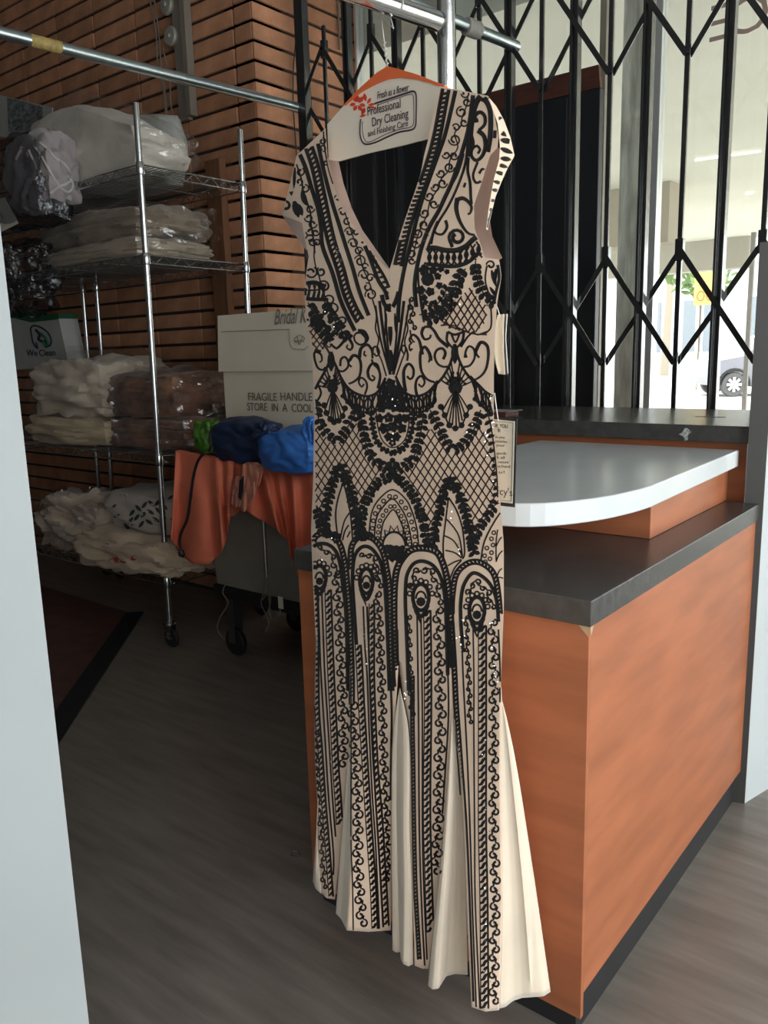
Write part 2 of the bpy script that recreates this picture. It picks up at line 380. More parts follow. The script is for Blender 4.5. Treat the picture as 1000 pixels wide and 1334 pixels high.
ch = MB().add([(x1 + 0.0008, y0 + 0.003, 0.832), (x1 + 0.0008, y0 + 0.02, 0.832), (x1 + 0.0008, y0 + 0.008, 0.812), (x1 - 0.02, y0 - 0.0008, 0.832), (x1, y0 - 0.0008, 0.832), (x1, y0 - 0.0008, 0.812)], [(0, 1, 2), (3, 4, 5)])
ch.build('chipped_corner', mat('raw_chipboard', (0.50, 0.36, 0.22), 0.8), ct)
rs = thing('riser', (-0.92, 2.02, 0.879), 'low orange wood riser box on the charcoal counter top', 'riser')
MB().bbox((-1.2, 1.742, 0.8795), (-0.648, 2.308, 0.974), 0.0015).build('body', WOOD, rs)
wt = MB(); pl_ = [(-0.622, 2.306), (-0.605, 1.63), (-0.612, 1.56), (-0.632, 1.47), (-0.662, 1.40), (-0.70, 1.345), (-0.745, 1.315), (-0.80, 1.303), (-1.22, 1.303), (-1.22, 2.306)]
pl_ = pl_[:1] + smooth_path(pl_[1:8], 0.02) + pl_[8:]
wt.prism([Vector((x, y, 0.9745)) for x, y in pl_], (0, 0, 0.0455))
wto = thing('white_worktop', (-0.92, 1.8, 0.9745), 'pale grey worktop with a rounded corner raised over the counter', 'worktop')
o = wt.build('slab', WHTLAM, wto)
bv = o.modifiers.new('bevel', 'BEVEL'); bv.width = 0.003; bv.segments = 2; bv.limit_method = 'ANGLE'; bv.angle_limit = R(50)
bc = thing('transaction_counter', (-1.3, 2.62, 0), 'higher charcoal-topped counter running along the folding gate', 'counter')
MB().box((-1.88, 2.335, 0.10), (-0.61, 2.90, 1.036)).build('carcass', WOOD, bc)
MB().box((-1.88, 2.355, 0.0), (-0.62, 2.88, 0.10)).build('plinth', PLINTH, bc)
MB().bbox((-1.90, 2.312, 1.0365), (-0.602, 2.915, 1.083), 0.002).build('countertop', BLKLAM, bc)
pk = []; c = on_y(893, 566, 2.3112); random.seed(3)
for k in range(14):
    a = 2 * math.pi * k / 14; rr = random.uniform(0.6, 1.1)
    pk.append(Vector((c.x + math.cos(a) * 0.018 * rr * (1.1 if math.sin(a) > 0 else 0.5), 2.3112, c.z + math.sin(a) * 0.020 * rr)))
MB().add([c] + pk, [(0, i + 1, (i + 1) % 14 + 1) for i in range(14)]).build('worn_patch', mat('worn_metal', (0.48, 0.49, 0.48), 0.5, 0.5, var=0.6, vscale=120), bc)
c = on_z(925, 543, 1.0835); MB().box((c.x - 0.045, c.y - 0.006, 1.0831), (c.x + 0.045, c.y + 0.006, 1.0837)).build('slot', STRIP, bc)
c = on_z(660, 566, 1.02)
bx = thing('brown_box', (c.x, c.y, 1.0205), 'small brown cardboard box on the pale worktop behind the tags', 'box')
MB().bbox((c.x - 0.075, c.y - 0.03, 1.0205), (c.x + 0.012, c.y + 0.06, 1.098), 0.002).build('body', BROWNTRIM, bx)
MB().box((c.x - 0.08, c.y - 0.034, 1.0985), (c.x + 0.026, c.y + 0.06, 1.1005)).build('flap', mat('grey_card', (0.28, 0.27, 0.26), 0.6), bx)

# ================================================================== folding gate
gate = thing('folding_gate', (-1.2, GY, 0), 'black folding security gate of uprights and crossed bars before the shop window', 'gate')
SP = 0.2705
thin = [-1.029 + SP * k for k in range(6, -8, -1)]
def upright(x, w, dp, z0, z1, nm):
    MB().bbox((x - w / 2, GY - dp / 2, z0), (x + w / 2, GY + dp / 2, z1), 0.0015).build(nm, IRON, gate)
for k, x in enumerate(thin):
    if x < -2.75: continue
    upright(x, 0.017, 0.012, 0.12, 2.74 if x < -2.5 else 3.15, 'thin_upright')
    for zc in (1.635, 2.65):
        MB().bbox((x - 0.014, GY - 0.012, zc - 0.045), (x + 0.014, GY + 0.012, zc + 0.03), 0.002).build('slider', IRON, gate)
for k in range(6, -8, -1):
    x = -1.029 + SP * (k + 0.5) - SP
    if x < -2.9: continue
    if x < -2.7: upright(x, 0.05, 0.04, 0.0, 3.18, 'end_post')
    else:
        for s in (-1, 1): upright(x + s * 0.0115, 0.009, 0.034, 0.05, 3.17, 'channel_upright')
        upright(x, 0.014, 0.008, 0.05, 3.17, 'channel_web')
def bar(xa, za, xb, zb, yo):
    a = Vector((xa, GY + yo, za)); b = Vector((xb, GY + yo, zb)); dv = (b - a).normalized(); up = Vector((0, 1, 0)); s = dv.cross(up) * 0.0095
    MB().prism([a - s, b - s, b + s, a + s], (0, 0.004, 0)).build('lattice_bar', IRON, gate)
for i in range(len(thin) - 1):
    xa, xb = thin[i], thin[i + 1]
    if xb < -2.75: 
        if xa > -2.75:
            for zb_, zt_ in ((1.24, 1.635), (2.25, 2.65)):
                bar(xa, zt_, (xa + xb) / 2, (zb_ + zt_) / 2, -0.018); bar(xa, zb_, (xa + xb) / 2, (zb_ + zt_) / 2, 0.014)
        continue
    for zb_, zt_ in ((0.23, 0.63), (1.24, 1.635), (2.25, 2.65)):
        bar(xa, zb_, xb, zt_, -0.018); bar(xa, zt_, xb, zb_, 0.014)
MB().box((-2.8, GY - 0.03, 3.15), (2.05, GY + 0.03, 3.19)).build('top_track', IRON, gate)
MB().box((-2.8, GY - 0.025, 0.0), (2.05, GY + 0.025, 0.012)).build('bottom_track', IRON, gate)
# ---- black cabinet behind the gate
bp_ = thing('black_panel', (-2.1, 3.2, 0), 'tall black panel with a brown top edge right behind the gate', 'panel')
MB().bbox((-2.80, 3.10, 0.0), (-1.405, 3.135, 2.26), 0.003).build('body', BLACKPANEL, bp_)
MB().prism([Vector((-2.80, 3.10, 2.262)), Vector((-1.405, 3.10, 2.262)), Vector((-1.432, 3.14, 2.355)), Vector((-2.80, 3.14, 2.355))], (0, 0.02, 0)).build('brown_fascia', BROWNTRIM, bp_)
MB().box((-2.80, 3.161, 2.262), (-1.445, 3.19, 2.35)).build('top_box', mat('dark_brown_top', (0.03, 0.012, 0.01), 0.6), bp_)
for px in (440, 505, 560, 700, 735):
    q = on_y(px, 330, 3.098); MB().box((q.x - 0.002, 3.096, 0.3), (q.x + 0.002, 3.0998, 2.25)).build('panel_line', mat('grey_line', (0.05, 0.05, 0.055), 0.3), bp_)  # thin paler upright lines on the black panel

# ================================================================== hanging rails
def rail(name, a, b, r, label, extend=0.0):
    a = Vector(a); b = Vector(b); dv = (a - b).normalized(); a = a + dv * extend
    o = thing(name, b, label, 'rail'); MB().tube([a, b], r, 20).build('pipe', GALV, o, True); return o, a, b
ZR = 2.435
ra = on_z(0, 42.5, ZR); rb = on_z(389, 140, ZR)
r1, a, b = rail('garment_rail', ra, rb, 0.0215, 'steel garment rail crossing above the wire shelving to the gate post', 1.2)
MB().tube([b + (a - b).normalized() * 0.0, b - (a - b).normalized() * 0.004], 0.0222, 20).build('end_cap', ALU, r1, True)
t0 = on_z(39, 52, ZR); t1 = on_z(79, 62, ZR); dv = (rb - ra).normalized()
q0 = ra + dv * (t0 - ra).dot(dv); q1 = ra + dv * (t1 - ra).dot(dv)
MB().tube([q0, q1], 0.0221, 20, False).build('yellow_tape', mat('old_yellow_tape', (0.42, 0.30, 0.10), 0.6, var=0.2, vscale=60), r1, True)
rc = on_z(672, 61, ZR); rd = rc + (ra - rb).normalized() * 1.75
r3, a, b = rail('garment_rail', rd, rc, 0.0215, 'steel garment rail ending at the gate right of the chrome post', 0)
dv = (rc - rd).normalized(); s0 = on_z(596, 38, ZR); s1 = on_z(614, 43, ZR)
u0 = rd + dv * (s0 - rd).dot(dv); ln = (s1 - s0).length; tp = []
e1 = dv.orthogonal().normalized(); e2 = dv.cross(e1)
for k in range(90):
    tt = k / 89; aa = k * 0.62; tp.append(u0 + dv * (ln * tt) + (e1 * math.cos(aa) + e2 * math.sin(aa)) * 0.0255)
MB().tube(tp, 0.0058, 6).build('wound_cord', mat('grey_wound_cord', (0.30, 0.28, 0.25), 0.6, 0.2), r3, True)
# near stand that carries the gown
st = thing('garment_stand', (-0.875, 1.29, 0.879), 'chrome garment stand on the counter that the gown hangs from', 'stand')
ea = on_z(490, 0, 1.845); eb = on_z(571, 28, 1.845); dv = (eb - ea).normalized()
MB().tube([ea - dv * 0.35, eb], 0.0152, 22).build('rail', CHROME, st, True)
MB().tube([eb - dv * 0.002, eb + dv * 0.0015], 0.0156, 22).build('rail_end', mat('rail_end_rim', (0.15, 0.15, 0.16), 0.3, 0.8), st, True)
po_ = Vector((eb.x - 0.004, eb.y + 0.028, 0)); pq = on_y(581, 60, po_.y); po_.x = pq.x
MB().tube([(po_.x, po_.y, 0.8795), (po_.x, po_.y, 2.3)], 0.0155, 22).build('post', CHROME, st, True)
MB().lathe((po_.x, po_.y, 0.8795), [(0.0, 0), (0.035, 0), (0.035, 0.006), (0.02, 0.01), (0.018, 0.03)], 24).build('base_flange', CHROME, st, True)
# ================================================================== wire shelving
DKCHROME = mat('shelf_chrome', (0.60, 0.61, 0.62), 0.22, 1.0)
WIRE = mat('shelf_wire', (0.32, 0.33, 0.34), 0.35, 0.9)
RUB = mat('black_rubber', (0.012, 0.012, 0.012), 0.6)
RX, RY, RL, RD = -3.025, 2.155, 1.25, 0.555
SHZ = (0.325, 0.885, 1.735, 2.09)
def lean(mb):
    for v in mb.v: v.x += 0.024 * v.z
    return mb
def caster(root, x, y):
    c_ = MB().lathe((x, y, 0.105), [(0.012, 0.0), (0.03, 0.004), (0.03, 0.012), (0.014, 0.016), (0.014, 0.035)], 16).build('caster', DKCHROME, root, True)
    MB().lathe((x + 0.012, y - 0.011, 0.046), [(0.014, 0), (0.040, 0.0), (0.046, 0.006), (0.046, 0.016), (0.040, 0.022), (0.014, 0.022)], 24, (0, 1, 0)).build('wheel', RUB, c_, True)
    f_ = MB()
    for s in (-0.017, 0.014): f_.prism([Vector((x - 0.02, y + s, 0.108)), Vector((x + 0.025, y + s, 0.108)), Vector((x + 0.022, y + s, 0.040)), Vector((x + 0.002, y + s, 0.040))], (0, 0.003, 0))
    f_.tube([(x + 0.012, y - 0.02, 0.046), (x + 0.012, y + 0.02, 0.046)], 0.006, 8); f_.build('fork', DKCHROME, c_)
    MB().box((x + 0.0, y - 0.026, 0.05), (x + 0.045, y - 0.019, 0.058)).build('brake_lever', DKCHROME, c_)
def make_rack(x_right, label, group, simple=False):
    root = thing('wire_shelving', (x_right - RL / 2, RY + RD / 2, 0), label, 'shelving', group)
    xs = (x_right, x_right - RL); ys = (RY, RY + RD)
    for x in xs:
        for y in ys:
            po = lean(MB().tube([(x, y, 0.13), (x, y, 2.322)], 0.0128, 14)).build('post', DKCHROME, root, True)
            gr = MB()
            for k in range(0, 84): gr.tube([(x, y, 0.16 + k * 0.0256), (x, y, 0.161 + k * 0.0256)], 0.0131, 10, False)
            lean(gr).build('groove_rings', WIRE, po)
            caster(root, x, y)
    for z in SHZ:
        sh = MB()
        def edge(a, b):
            a = Vector(a); b = Vector(b); sh.tube([a, b], 0.0034, 6); sh.tube([a - Vector((0, 0, .034)), b - Vector((0, 0, .034))], 0.0034, 6)
            n = int((b - a).length / 0.04) // 2 * 2; zz = [a.lerp(b, k / n) - Vector((0, 0, .034 if k % 2 else 0)) for k in range(n + 1)]
            sh.tube(zz, 0.0022, 5)
        for y in ys: edge((xs[0], y, z), (xs[1], y, z))
        for x in xs: edge((x, ys[0], z), (x, ys[1], z))
        so = lean(sh).build('shelf', DKCHROME if z != SHZ[1] else DKCHROME, root, True)
        dk = MB()
        for k in range(1, 22): 
            y = RY + RD * k / 22; dk.tube([(xs[0], y, z - 0.002), (xs[1], y, z - 0.002)], 0.0018, 4)
        for k in range(1, 4):
            x = x_right - RL * k / 4; dk.tube([(x, ys[0], z - 0.008), (x, ys[1], z - 0.008)], 0.003, 5)
        d_ = lean(dk).build('wire_deck', WIRE, so); d_['kind'] = 'stuff'
        for x in xs:
            for y in ys: lean(MB().lathe((x, y, z - 0.042), [(0.0165, 0), (0.0185, 0.004), (0.0175, 0.045), (0.015, 0.05)], 14)).build('collar', DKCHROME, root, True)
    return root
make_rack(RX, 'chrome wire shelving rack on casters full of bagged bedding', 'wire shelving racks')
make_rack(RX - RL - 0.14, 'second wire shelving rack, further left behind the white partition', 'wire shelving racks')

# ================================================================== bedding on the shelves
def fabric(name, col, **k): return mat(name, col, 0.85, var=k.get('var', 0.10), vscale=k.get('vs', 7), bump=k.get('bump', 0.5), bscale=k.get('bs', 22), coat=k.get('coat', 0.0), col2=k.get('col2'), sheen=0.2)
FILM = film('clear_bag_film', alpha=0.11, rough=0.14, bscale=7)
FILMD = film('cloudy_bag_film', alpha=0.16, rough=0.25, col=(0.6, 0.62, 0.66), tint=(0.62, 0.63, 0.66))
def bag(name, label, cat, core, m, wrap=None, group='bagged bedding on the shelving', loc=None, fm=None, part='bedding'):
    xs = [v.x for v in core.v]; ys = [v.y for v in core.v]; zs = [v.z for v in core.v]
    root = thing(name, loc or ((min(xs) + max(xs)) / 2, (min(ys) + max(ys)) / 2, min(zs)), label, cat, group)
    core.build(part, m, root, True)
    if wrap: wrap.build('plastic_wrap', fm or FILM, root, True)
    return root
def lay(x): return x + 0.05
Z1, Z2, Z3, Z4 = [z + 0.004 for z in SHZ]
# top shelf
cw = fabric('white_quilt', (0.62, 0.56, 0.49), bump=0.35, bs=9)
b1 = bag('comforter_bag', 'white quilted comforter in clear plastic on the top shelf', 'bedding',
    lump((-3.50, 2.345, Z4 + 0.145), (0.50, 0.155, 0.145), 0.5, 0.02, 3, 3, top=lambda x: 1.18 - 0.62 * max(0, x) - 0.05 * x, fold=0.012, ffreq=5), cw,
    lump((-3.48, 2.345, Z4 + 0.165), (0.54, 0.165, 0.165), 0.5, 0.03, 5, 9, top=lambda x: 1.2 - 0.68 * max(0, x)))
gb = fabric('grey_lilac_blanket', (0.34, 0.295, 0.30), bump=0.4, bs=12)
sub = lump((-3.66, 2.115, Z4 + 0.055), (0.22, 0.085, 0.165), 0.55, 0.012, 3, 12, fold=0.022, ffreq=6, fdir=(1.0, 0, -0.7), flat=False, n=22).build('folded_edge', gb, b1, True)
bvl = BVHTree.FromPolygons([v.co + b1.location for v in sub.data.vertices], [tuple(p.vertices) for p in sub.data.polygons])
for pp in ("44,190 52,200 60,214 70,232 80,246 90,250 95,240 88,230", "52,186 64,196 72,206 84,214 92,226", "38,196 46,214 54,234 60,248", "66,252 76,244 86,240 92,236"):
    pt3 = [bvl.ray_cast(CAM, ray(x, y).normalized())[0] for x, y in smooth_path(P(pp), 3)]; pt3 = [p_ for p_ in pt3 if p_ is not None]
    if len(pt3) > 3: MB().tube(pt3, 0.006, 6).build('piping', mat('pale_piping', (0.5, 0.47, 0.46), 0.7), b1, True)
lump((-3.78, 2.10, Z4 + 0.03), (0.29, 0.10, 0.20), 0.5, 0.03, 3, 15, flat=False).build('loose_film', FILMD, b1, True)
pk_ = thing('packaged_comforter', (-3.95, 2.58, Z4), 'flat packaged comforter with a printed picture at the back of the top shelf', 'bedding', 'bagged bedding on the shelving')
lump((-3.88, 2.615, Z4 + 0.22), (0.62, 0.075, 0.215), 0.35, 0.012, 3, 21, top=lambda x: 1.25 - 0.30 * (x + 1) / 2 * 1.6).build('package', fabric('pale_package', (0.40, 0.40, 0.37), bump=0.1), pk_, True)
cy = 2.518
fr_ = [on_y(x, y, cy) for x, y in P("-8,122 68,140 66,180 -6,178")]
MB().prism(fr_, (0, 0.006, 0)).build('picture_card', mat('picture_white', (0.42, 0.42, 0.40), 0.6), pk_)
pc = mat('printed_picture', (0.30, 0.31, 0.33), 0.5, col2=(0.03, 0.035, 0.045), vscale=26, stretch=(1, 1, 2.2), detail=8)
MB().prism([on_y(x, y, cy - 0.004) for x, y in P("9,127 56,139 56,170 11,171")], (0, 0.003, 0)).build('printed_picture', pc, pk_)
tg = [on_y(x, y, 2.03) for x, y in P("-12,262 6,257 24,291 2,302 -14,304")]
MB().prism(tg, (0.0, 0.001, 0)).solo('paper_ticket', PAPER, 'white paper ticket hanging from the top shelf bag beside the partition', 'ticket')
# second shelf
bb = fabric('beige_blanket', (0.26, 0.20, 0.14), bump=0.6, bs=10, col2=(0.14, 0.10, 0.075))
bag('blanket_bag', 'upper folded taupe blanket in clear plastic on the second shelf', 'bedding', lump((-3.52, 2.43, Z3 + 0.165), (0.46, 0.24, 0.07), 0.5, 0.018, 5, 31, fold=0.02, ffreq=6, flat=False), bb,
    lump((-3.52, 2.43, Z3 + 0.16), (0.50, 0.26, 0.085), 0.45, 0.03, 6, 33, flat=False))
bag('blanket_bag', 'lower cream folded blanket in clear plastic on the second shelf', 'bedding', lump((-3.50, 2.42, Z3 + 0.05), (0.44, 0.24, 0.05), 0.5, 0.012, 5, 35, fold=0.014, ffreq=8), fabric('cream_dim_blanket', (0.34, 0.27, 0.20), bump=0.5, bs=10),
    lump((-3.52, 2.42, Z3 + 0.055), (0.49, 0.26, 0.055), 0.45, 0.02, 6, 37))
bag('empty_bag', 'crumpled grey plastic bag hanging off the left of the second shelf', 'bag', lump((-4.0, 2.17, Z3 - 0.02), (0.20, 0.10, 0.15), 0.6, 0.05, 4, 39, flat=False), FILMD, part='film')
# third shelf
cr = fabric('cream_comforter', (0.60, 0.50, 0.40), bump=0.7, bs=14, var=0.15)
bag('comforter_bag', 'large cream comforter bag, upper one on the third shelf', 'bedding', lump((-3.80, 2.42, Z2 + 0.28), (0.37, 0.25, 0.145), 0.55, 0.03, 5, 41, fold=0.012, ffreq=9, fdir=(0.3, 0, 1), flat=False, n=20), cr,
    lump((-3.78, 2.43, Z2 + 0.295), (0.44, 0.27, 0.165), 0.5, 0.04, 5, 43, flat=False, top=lambda x: 1.05 - 0.25 * abs(x)))
bag('comforter_bag', 'cream comforter bag squashed under the larger one on the third shelf', 'bedding', lump((-3.83, 2.40, Z2 + 0.075), (0.42, 0.235, 0.075), 0.5, 0.02, 5, 45, fold=0.012, ffreq=7), fabric('straw_comforter', (0.54, 0.42, 0.27), bump=0.6, bs=14),
    lump((-3.80, 2.40, Z2 + 0.08), (0.47, 0.245, 0.08), 0.5, 0.025, 5, 47))
br = fabric('brown_damask', (0.24, 0.105, 0.055), bump=0.6, bs=16, col2=(0.07, 0.032, 0.022), vs=14)
bag('comforter_bag', 'brown patterned comforter, upper one in shiny plastic on the third shelf', 'bedding', lump((-3.27, 2.45, Z2 + 0.25), (0.33, 0.24, 0.105), 0.55, 0.02, 5, 51, fold=0.01, flat=False), br,
    lump((-3.26, 2.45, Z2 + 0.25), (0.355, 0.26, 0.118), 0.5, 0.03, 7, 53, flat=False))
bag('comforter_bag', 'brown patterned comforter, lower one in shiny plastic on the third shelf', 'bedding', lump((-3.22, 2.43, Z2 + 0.075), (0.36, 0.235, 0.075), 0.55, 0.02, 5, 55, fold=0.01), br,
    lump((-3.21, 2.43, Z2 + 0.078), (0.375, 0.25, 0.080), 0.5, 0.03, 7, 57))
# the printed carrier bag
wb = thing('carrier_bag', (-4.33, 2.63, Z2 + 0.44), 'white carrier bag with a green rim and a leaf logo above the cream comforter', 'bag')
by = 2.615; WB = mat('white_carrier', (0.52, 0.52, 0.50), 0.6, var=0.05)
def bagpt(x, y, dy=0): return on_y(x, y, by + dy)
f1 = [bagpt(x, y) for x, y in P("8,408 38,412 76,413 90,478 10,482")]
MB().prism(f1, (0, 0.12, 0)).build('bag_body', WB, wb)
MB().prism([bagpt(x, y, -0.002) for x, y in P("5,402 35,406 40,414 76,408 76,416 40,420 8,412")], (0, 0.124, 0)).build('green_rim', mat('green_rim', (0.015, 0.10, 0.045), 0.6), wb)
hd = smooth_path(P("14,409 17,398 24,388 28,398 34,402 46,411"), 3); MB().tube([bagpt(x, y, -0.004) for x, y in hd], 0.003, 6).build('drawstring', mat('pale_string', (0.32, 0.34, 0.33), 0.7), wb, True)
NAVY = mat('logo_navy', (0.02, 0.02, 0.06), 0.6); GRN = mat('logo_green', (0.03, 0.16, 0.09), 0.6)
for nm, pp, mm, ww in (('logo_swirl', "41,440 40,432 44,428 54,431 63,438 67,448 64,455 58,447", NAVY, 0.006), ('logo_swirl', "47,434 52,440 50,446 56,449", NAVY, 0.011), ('logo_leaf', "53,438 59,444 63,452 60,456 56,448", GRN, 0.010), ('logo_swirl', "41,440 43,450 49,458 47,450", NAVY, 0.006)):
    MB().tube([bagpt(x, y - 4, -0.003) for x, y in smooth_path(P(pp), 2)], ww * 0.8, 6).build(nm, mm, wb)
for wd, xa, xb in (('We', 35, 49), ('Clean', 51, 72)):
    q = bagpt(xa, 464, -0.004); q2 = bagpt(xb, 464, -0.004); text('bag_lettering', wd, 0.055, (q.x, by - 0.004, q.z), (1, 0, 0), (0, 0, 1), NAVY, wb, fit=q2.x - q.x)
# bottom shelf
bag('comforter_bag', 'crinkled cream bedding in plastic at the left of the bottom shelf', 'bedding', lump((-3.88, 2.36, Z1 + 0.135), (0.32, 0.20, 0.135), 0.6, 0.045, 5, 61, fold=0.02, fdir=(1, 0, 1), n=20), fabric('cream_crinkle', (0.46, 0.37, 0.29), bump=0.8, bs=12, var=0.2),
    lump((-3.86, 2.36, Z1 + 0.14), (0.36, 0.22, 0.14), 0.55, 0.05, 6, 63))
lf = thing('printed_pillow', (-3.30, 2.42, Z1 + 0.16), 'pillow in leaf-printed cover lying on the red-marked bag', 'bedding', 'bagged bedding on the shelving')
lump((-3.27, 2.42, Z1 + 0.255), (0.36, 0.23, 0.105), 0.65, 0.02, 4, 65, fold=0.006, flat=False).build('cushion', fabric('pale_print', (0.48, 0.40, 0.35), bump=0.4, bs=10), lf, True)
bvp = BVHTree.FromPolygons([v.co + lf.location for v in lf.children[0].data.vertices], [tuple(p.vertices) for p in lf.children[0].data.polygons])
random.seed(5); LFC = mat('leaf_print', (0.03, 0.055, 0.045), 0.7); WHP = mat('white_print', (0.55, 0.56, 0.55), 0.7)
def decal(mb, bvh, cx, cy, L_, W_, ang, lift=0.003):
    pts = []
    for k in range(9):
        t = k / 8; hw = W_ * math.sin(math.pi * t) ** 0.8 / 2
        for s in (-1, 1):
            dx = (t - 0.5) * L_; x = cx + dx * math.cos(ang) - s * hw * math.sin(ang); y = cy + dx * math.sin(ang) + s * hw * math.cos(ang)
            h = bvh.ray_cast(CAM, ray(x, y).normalized())
            if h[0] is None: return
            pts.append(h[0] - ray(x, y).normalized() * lift)
    n0 = len(mb.v); mb.v += pts; mb.f += [(n0 + 2 * k, n0 + 2 * k + 1, n0 + 2 * k + 3, n0 + 2 * k + 2) for k in range(8)]
wm = MB(); decal(wm, bvp, 186, 674, 56, 40, -0.25, 0.002); 
if wm.v: wm.build('white_print', WHP, lf)
for cx, cy in P("172,668 180,662 188,658 197,656 205,655 170,678 178,674 187,670 196,667 206,665 175,686 184,683 194,680 203,677 212,672 165,686 214,660"):
    lm = MB(); decal(lm, bvp, cx, cy, 12, 4.5, random.choice((0.6, 0.8, -0.9))); lm.build('leaf_print', LFC, lf)
for cx, cy in P("136,668 131,674 148,660 152,672 160,645 140,684 222,648 228,660 226,676"): lm = MB(); decal(lm, bvp, cx, cy, 10, 3.5, random.uniform(-1, 1)); lm.build('leaf_print', LFC, lf)
rb_ = bag('pillow_bag', 'beige bag with red marks bulging at the front of the bottom shelf', 'bedding', lump((-3.34, 2.31, Z1 + 0.075), (0.44, 0.22, 0.085), 0.6, 0.035, 5, 71, fold=0.014, fdir=(1, 0, 0.5), flat=False, n=20), fabric('beige_bag', (0.52, 0.39, 0.28), bump=0.6, bs=10))
bvb = BVHTree.FromPolygons([v.co + rb_.location for v in rb_.children[0].data.vertices], [tuple(p.vertices) for p in rb_.children[0].data.polygons])
rm = MB()
for cx, cy, l_, w_, a_ in ((147, 731, 12, 8, 0.1), (174, 727, 9, 7, -0.6), (160, 732, 10, 3, 0.2), (151, 729, 8, 7, 1.2)): decal(rm, bvb, cx, cy, l_, w_, a_)
if rm.v: rm.build('red_mark', mat('red_print', (0.42, 0.05, 0.04), 0.7), rb_)

# ================================================================== grey bin with draped cloths, bridal box
bn = thing('grey_bin', (-2.39, 2.42, 0), 'grey fabric laundry bin on casters under the orange cloth', 'laundry bin')
GB = mat('grey_beige_canvas', (0.26, 0.235, 0.20), 0.8, var=0.08, bump=0.15, bscale=120)
tub = MB()
def ring(z, k): return [Vector((-2.39 + sx * (0.37 - k), 2.45 + sy * (0.27 - k), z)) for sx, sy in ((-1, -1), (1, -1), (1, 1), (-1, 1))]
r0, r1_ = ring(0.335, 0.03), ring(0.90, 0.0)
tub.add(r0 + r1_, [(3, 2, 1, 0)] + [(i, (i + 1) % 4, (i + 1) % 4 + 4, i + 4) for i in range(4)])
ri = ring(0.90, 0.012); rj = ring(0.36, 0.042)
tub.add(ri + rj, [(0, 1, 2, 3)[::-1]] if False else [(i, i + 4, (i + 1) % 4 + 4, (i + 1) % 4) for i in range(4)] + [(4, 5, 6, 7)])
tub.build('tub', GB, bn)
rim = MB(); rr = ring(0.905, -0.004); rim.tube(rr + [rr[0]], 0.012, 8); rim.build('rim', mat('dark_rim', (0.06, 0.055, 0.05), 0.5), bn, True)
MB().bbox((-2.75, 2.20, 0.28), (-2.03, 2.70, 0.332), 0.004).build('base_board', STRIP, bn)
for sx in (-2.69, -2.09):
    for sy in (2.26, 2.64):
        w_ = MB().lathe((sx, sy - 0.014, 0.062), [(0.015, 0), (0.056, 0.0), (0.062, 0.006), (0.062, 0.022), (0.056, 0.028), (0.015, 0.028)], 22, (0, 1, 0)).build('caster_wheel', RUB, bn, True)
        fk = MB().box((sx - 0.02, sy - 0.024, 0.06), (sx + 0.02, sy - 0.018, 0.16)).box((sx - 0.02, sy + 0.018, 0.06), (sx + 0.02, sy + 0.024, 0.16)).box((sx - 0.025, sy - 0.025, 0.155), (sx + 0.025, sy + 0.025, 0.281)); fk.build('caster_fork', mat('dark_steel', (0.10, 0.10, 0.10), 0.4, 0.6), bn)
MB().box((-2.75, 2.21, 0.905), (-2.03, 2.69, 0.912)).build('top_board', mat('plain_board', (0.30, 0.24, 0.18), 0.7), bn)
MB().tube([on_y(340, 625, 2.165), on_y(347, 752, 2.165)], 0.0085, 12).build('strut', DKCHROME, bn, True)
pb = Vector((0, 2.20, 0)); q_ = on_y(347, 752, 2.15)
pl = thing('tangled_string', q_, 'tangled pale strings hanging from the steel strut of the grey bin', 'string')
STR = mat('dirty_string', (0.24, 0.20, 0.15), 0.8); random.seed(11)
for s_ in ("345,745 344,770 340,785 346,800 350,815 345,823 352,805 349,770 350,748", "349,748 352,780 350,800 358,806 365,800 364,790", "343,772 341,782 347,774 352,768 351,790 343,806"):
    MB().tube([on_y(x, y, pb.y - 0.05) for x, y in smooth_path(P(s_), 3)], 0.0022, 5).build('string', STR, pl, True)
MB().box(on_y(363, 792, pb.y - 0.05), on_y(368, 778, pb.y - 0.052)).build('string_tag', PAPER, pl)
MB().tube([on_y(x, y, 2.18) for x, y in smooth_path(P("294,760 290,772 297,785 289,800 283,815 286,826 292,832"), 3)], 0.0025, 5).solo('loose_string', STR, 'loose string dangling below the left corner of the grey bin', 'string', smooth=True)
# bridal box
CARD = mat('cream_card', (0.78, 0.69, 0.56), 0.6, var=0.04, vscale=5); box_y = 2.30
def bp3(x, y, dy=0): return on_y(x, y, box_y + dy)
bxl = bp3(289, 487).x; bxr = bxl + 0.62; zt = bp3(287, 411).z; zm = bp3(290, 484).z
bb_ = thing('bridal_box', ((bxl + bxr) / 2, box_y + 0.12, 0.912), 'cream bridal keepsake box with a lid and printed lettering behind the gown', 'box')
MB().bbox((bxl, box_y + 0.006, 0.9125), (bxr, box_y + 0.24, zm + 0.03), 0.003).build('box_body', CARD, bb_)
lid = MB()
lid.add([(bxl - 0.012, box_y - 0.008, zm), (bxr, box_y - 0.008, zm), (bxr, box_y + 0.255, zm), (bxl - 0.012, box_y + 0.255, zm),
         (bxl - 0.002, box_y - 0.002, zt), (bxr, box_y - 0.002, zt), (bxr, box_y + 0.25, zt), (bxl - 0.002, box_y + 0.25, zt)],
        [(0, 1, 5, 4), (1, 2, 6, 5), (2, 3, 7, 6), (3, 0, 4, 7), (4, 5, 6, 7), (3, 2, 1, 0)])
lo = lid.build('lid', CARD, bb_)
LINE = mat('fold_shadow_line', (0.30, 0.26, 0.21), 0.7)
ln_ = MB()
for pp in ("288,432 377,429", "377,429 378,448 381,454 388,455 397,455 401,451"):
    ln_.tube([bp3(x, y, -0.0085) for x, y in smooth_path(P(pp), 4)], 0.0013, 5)
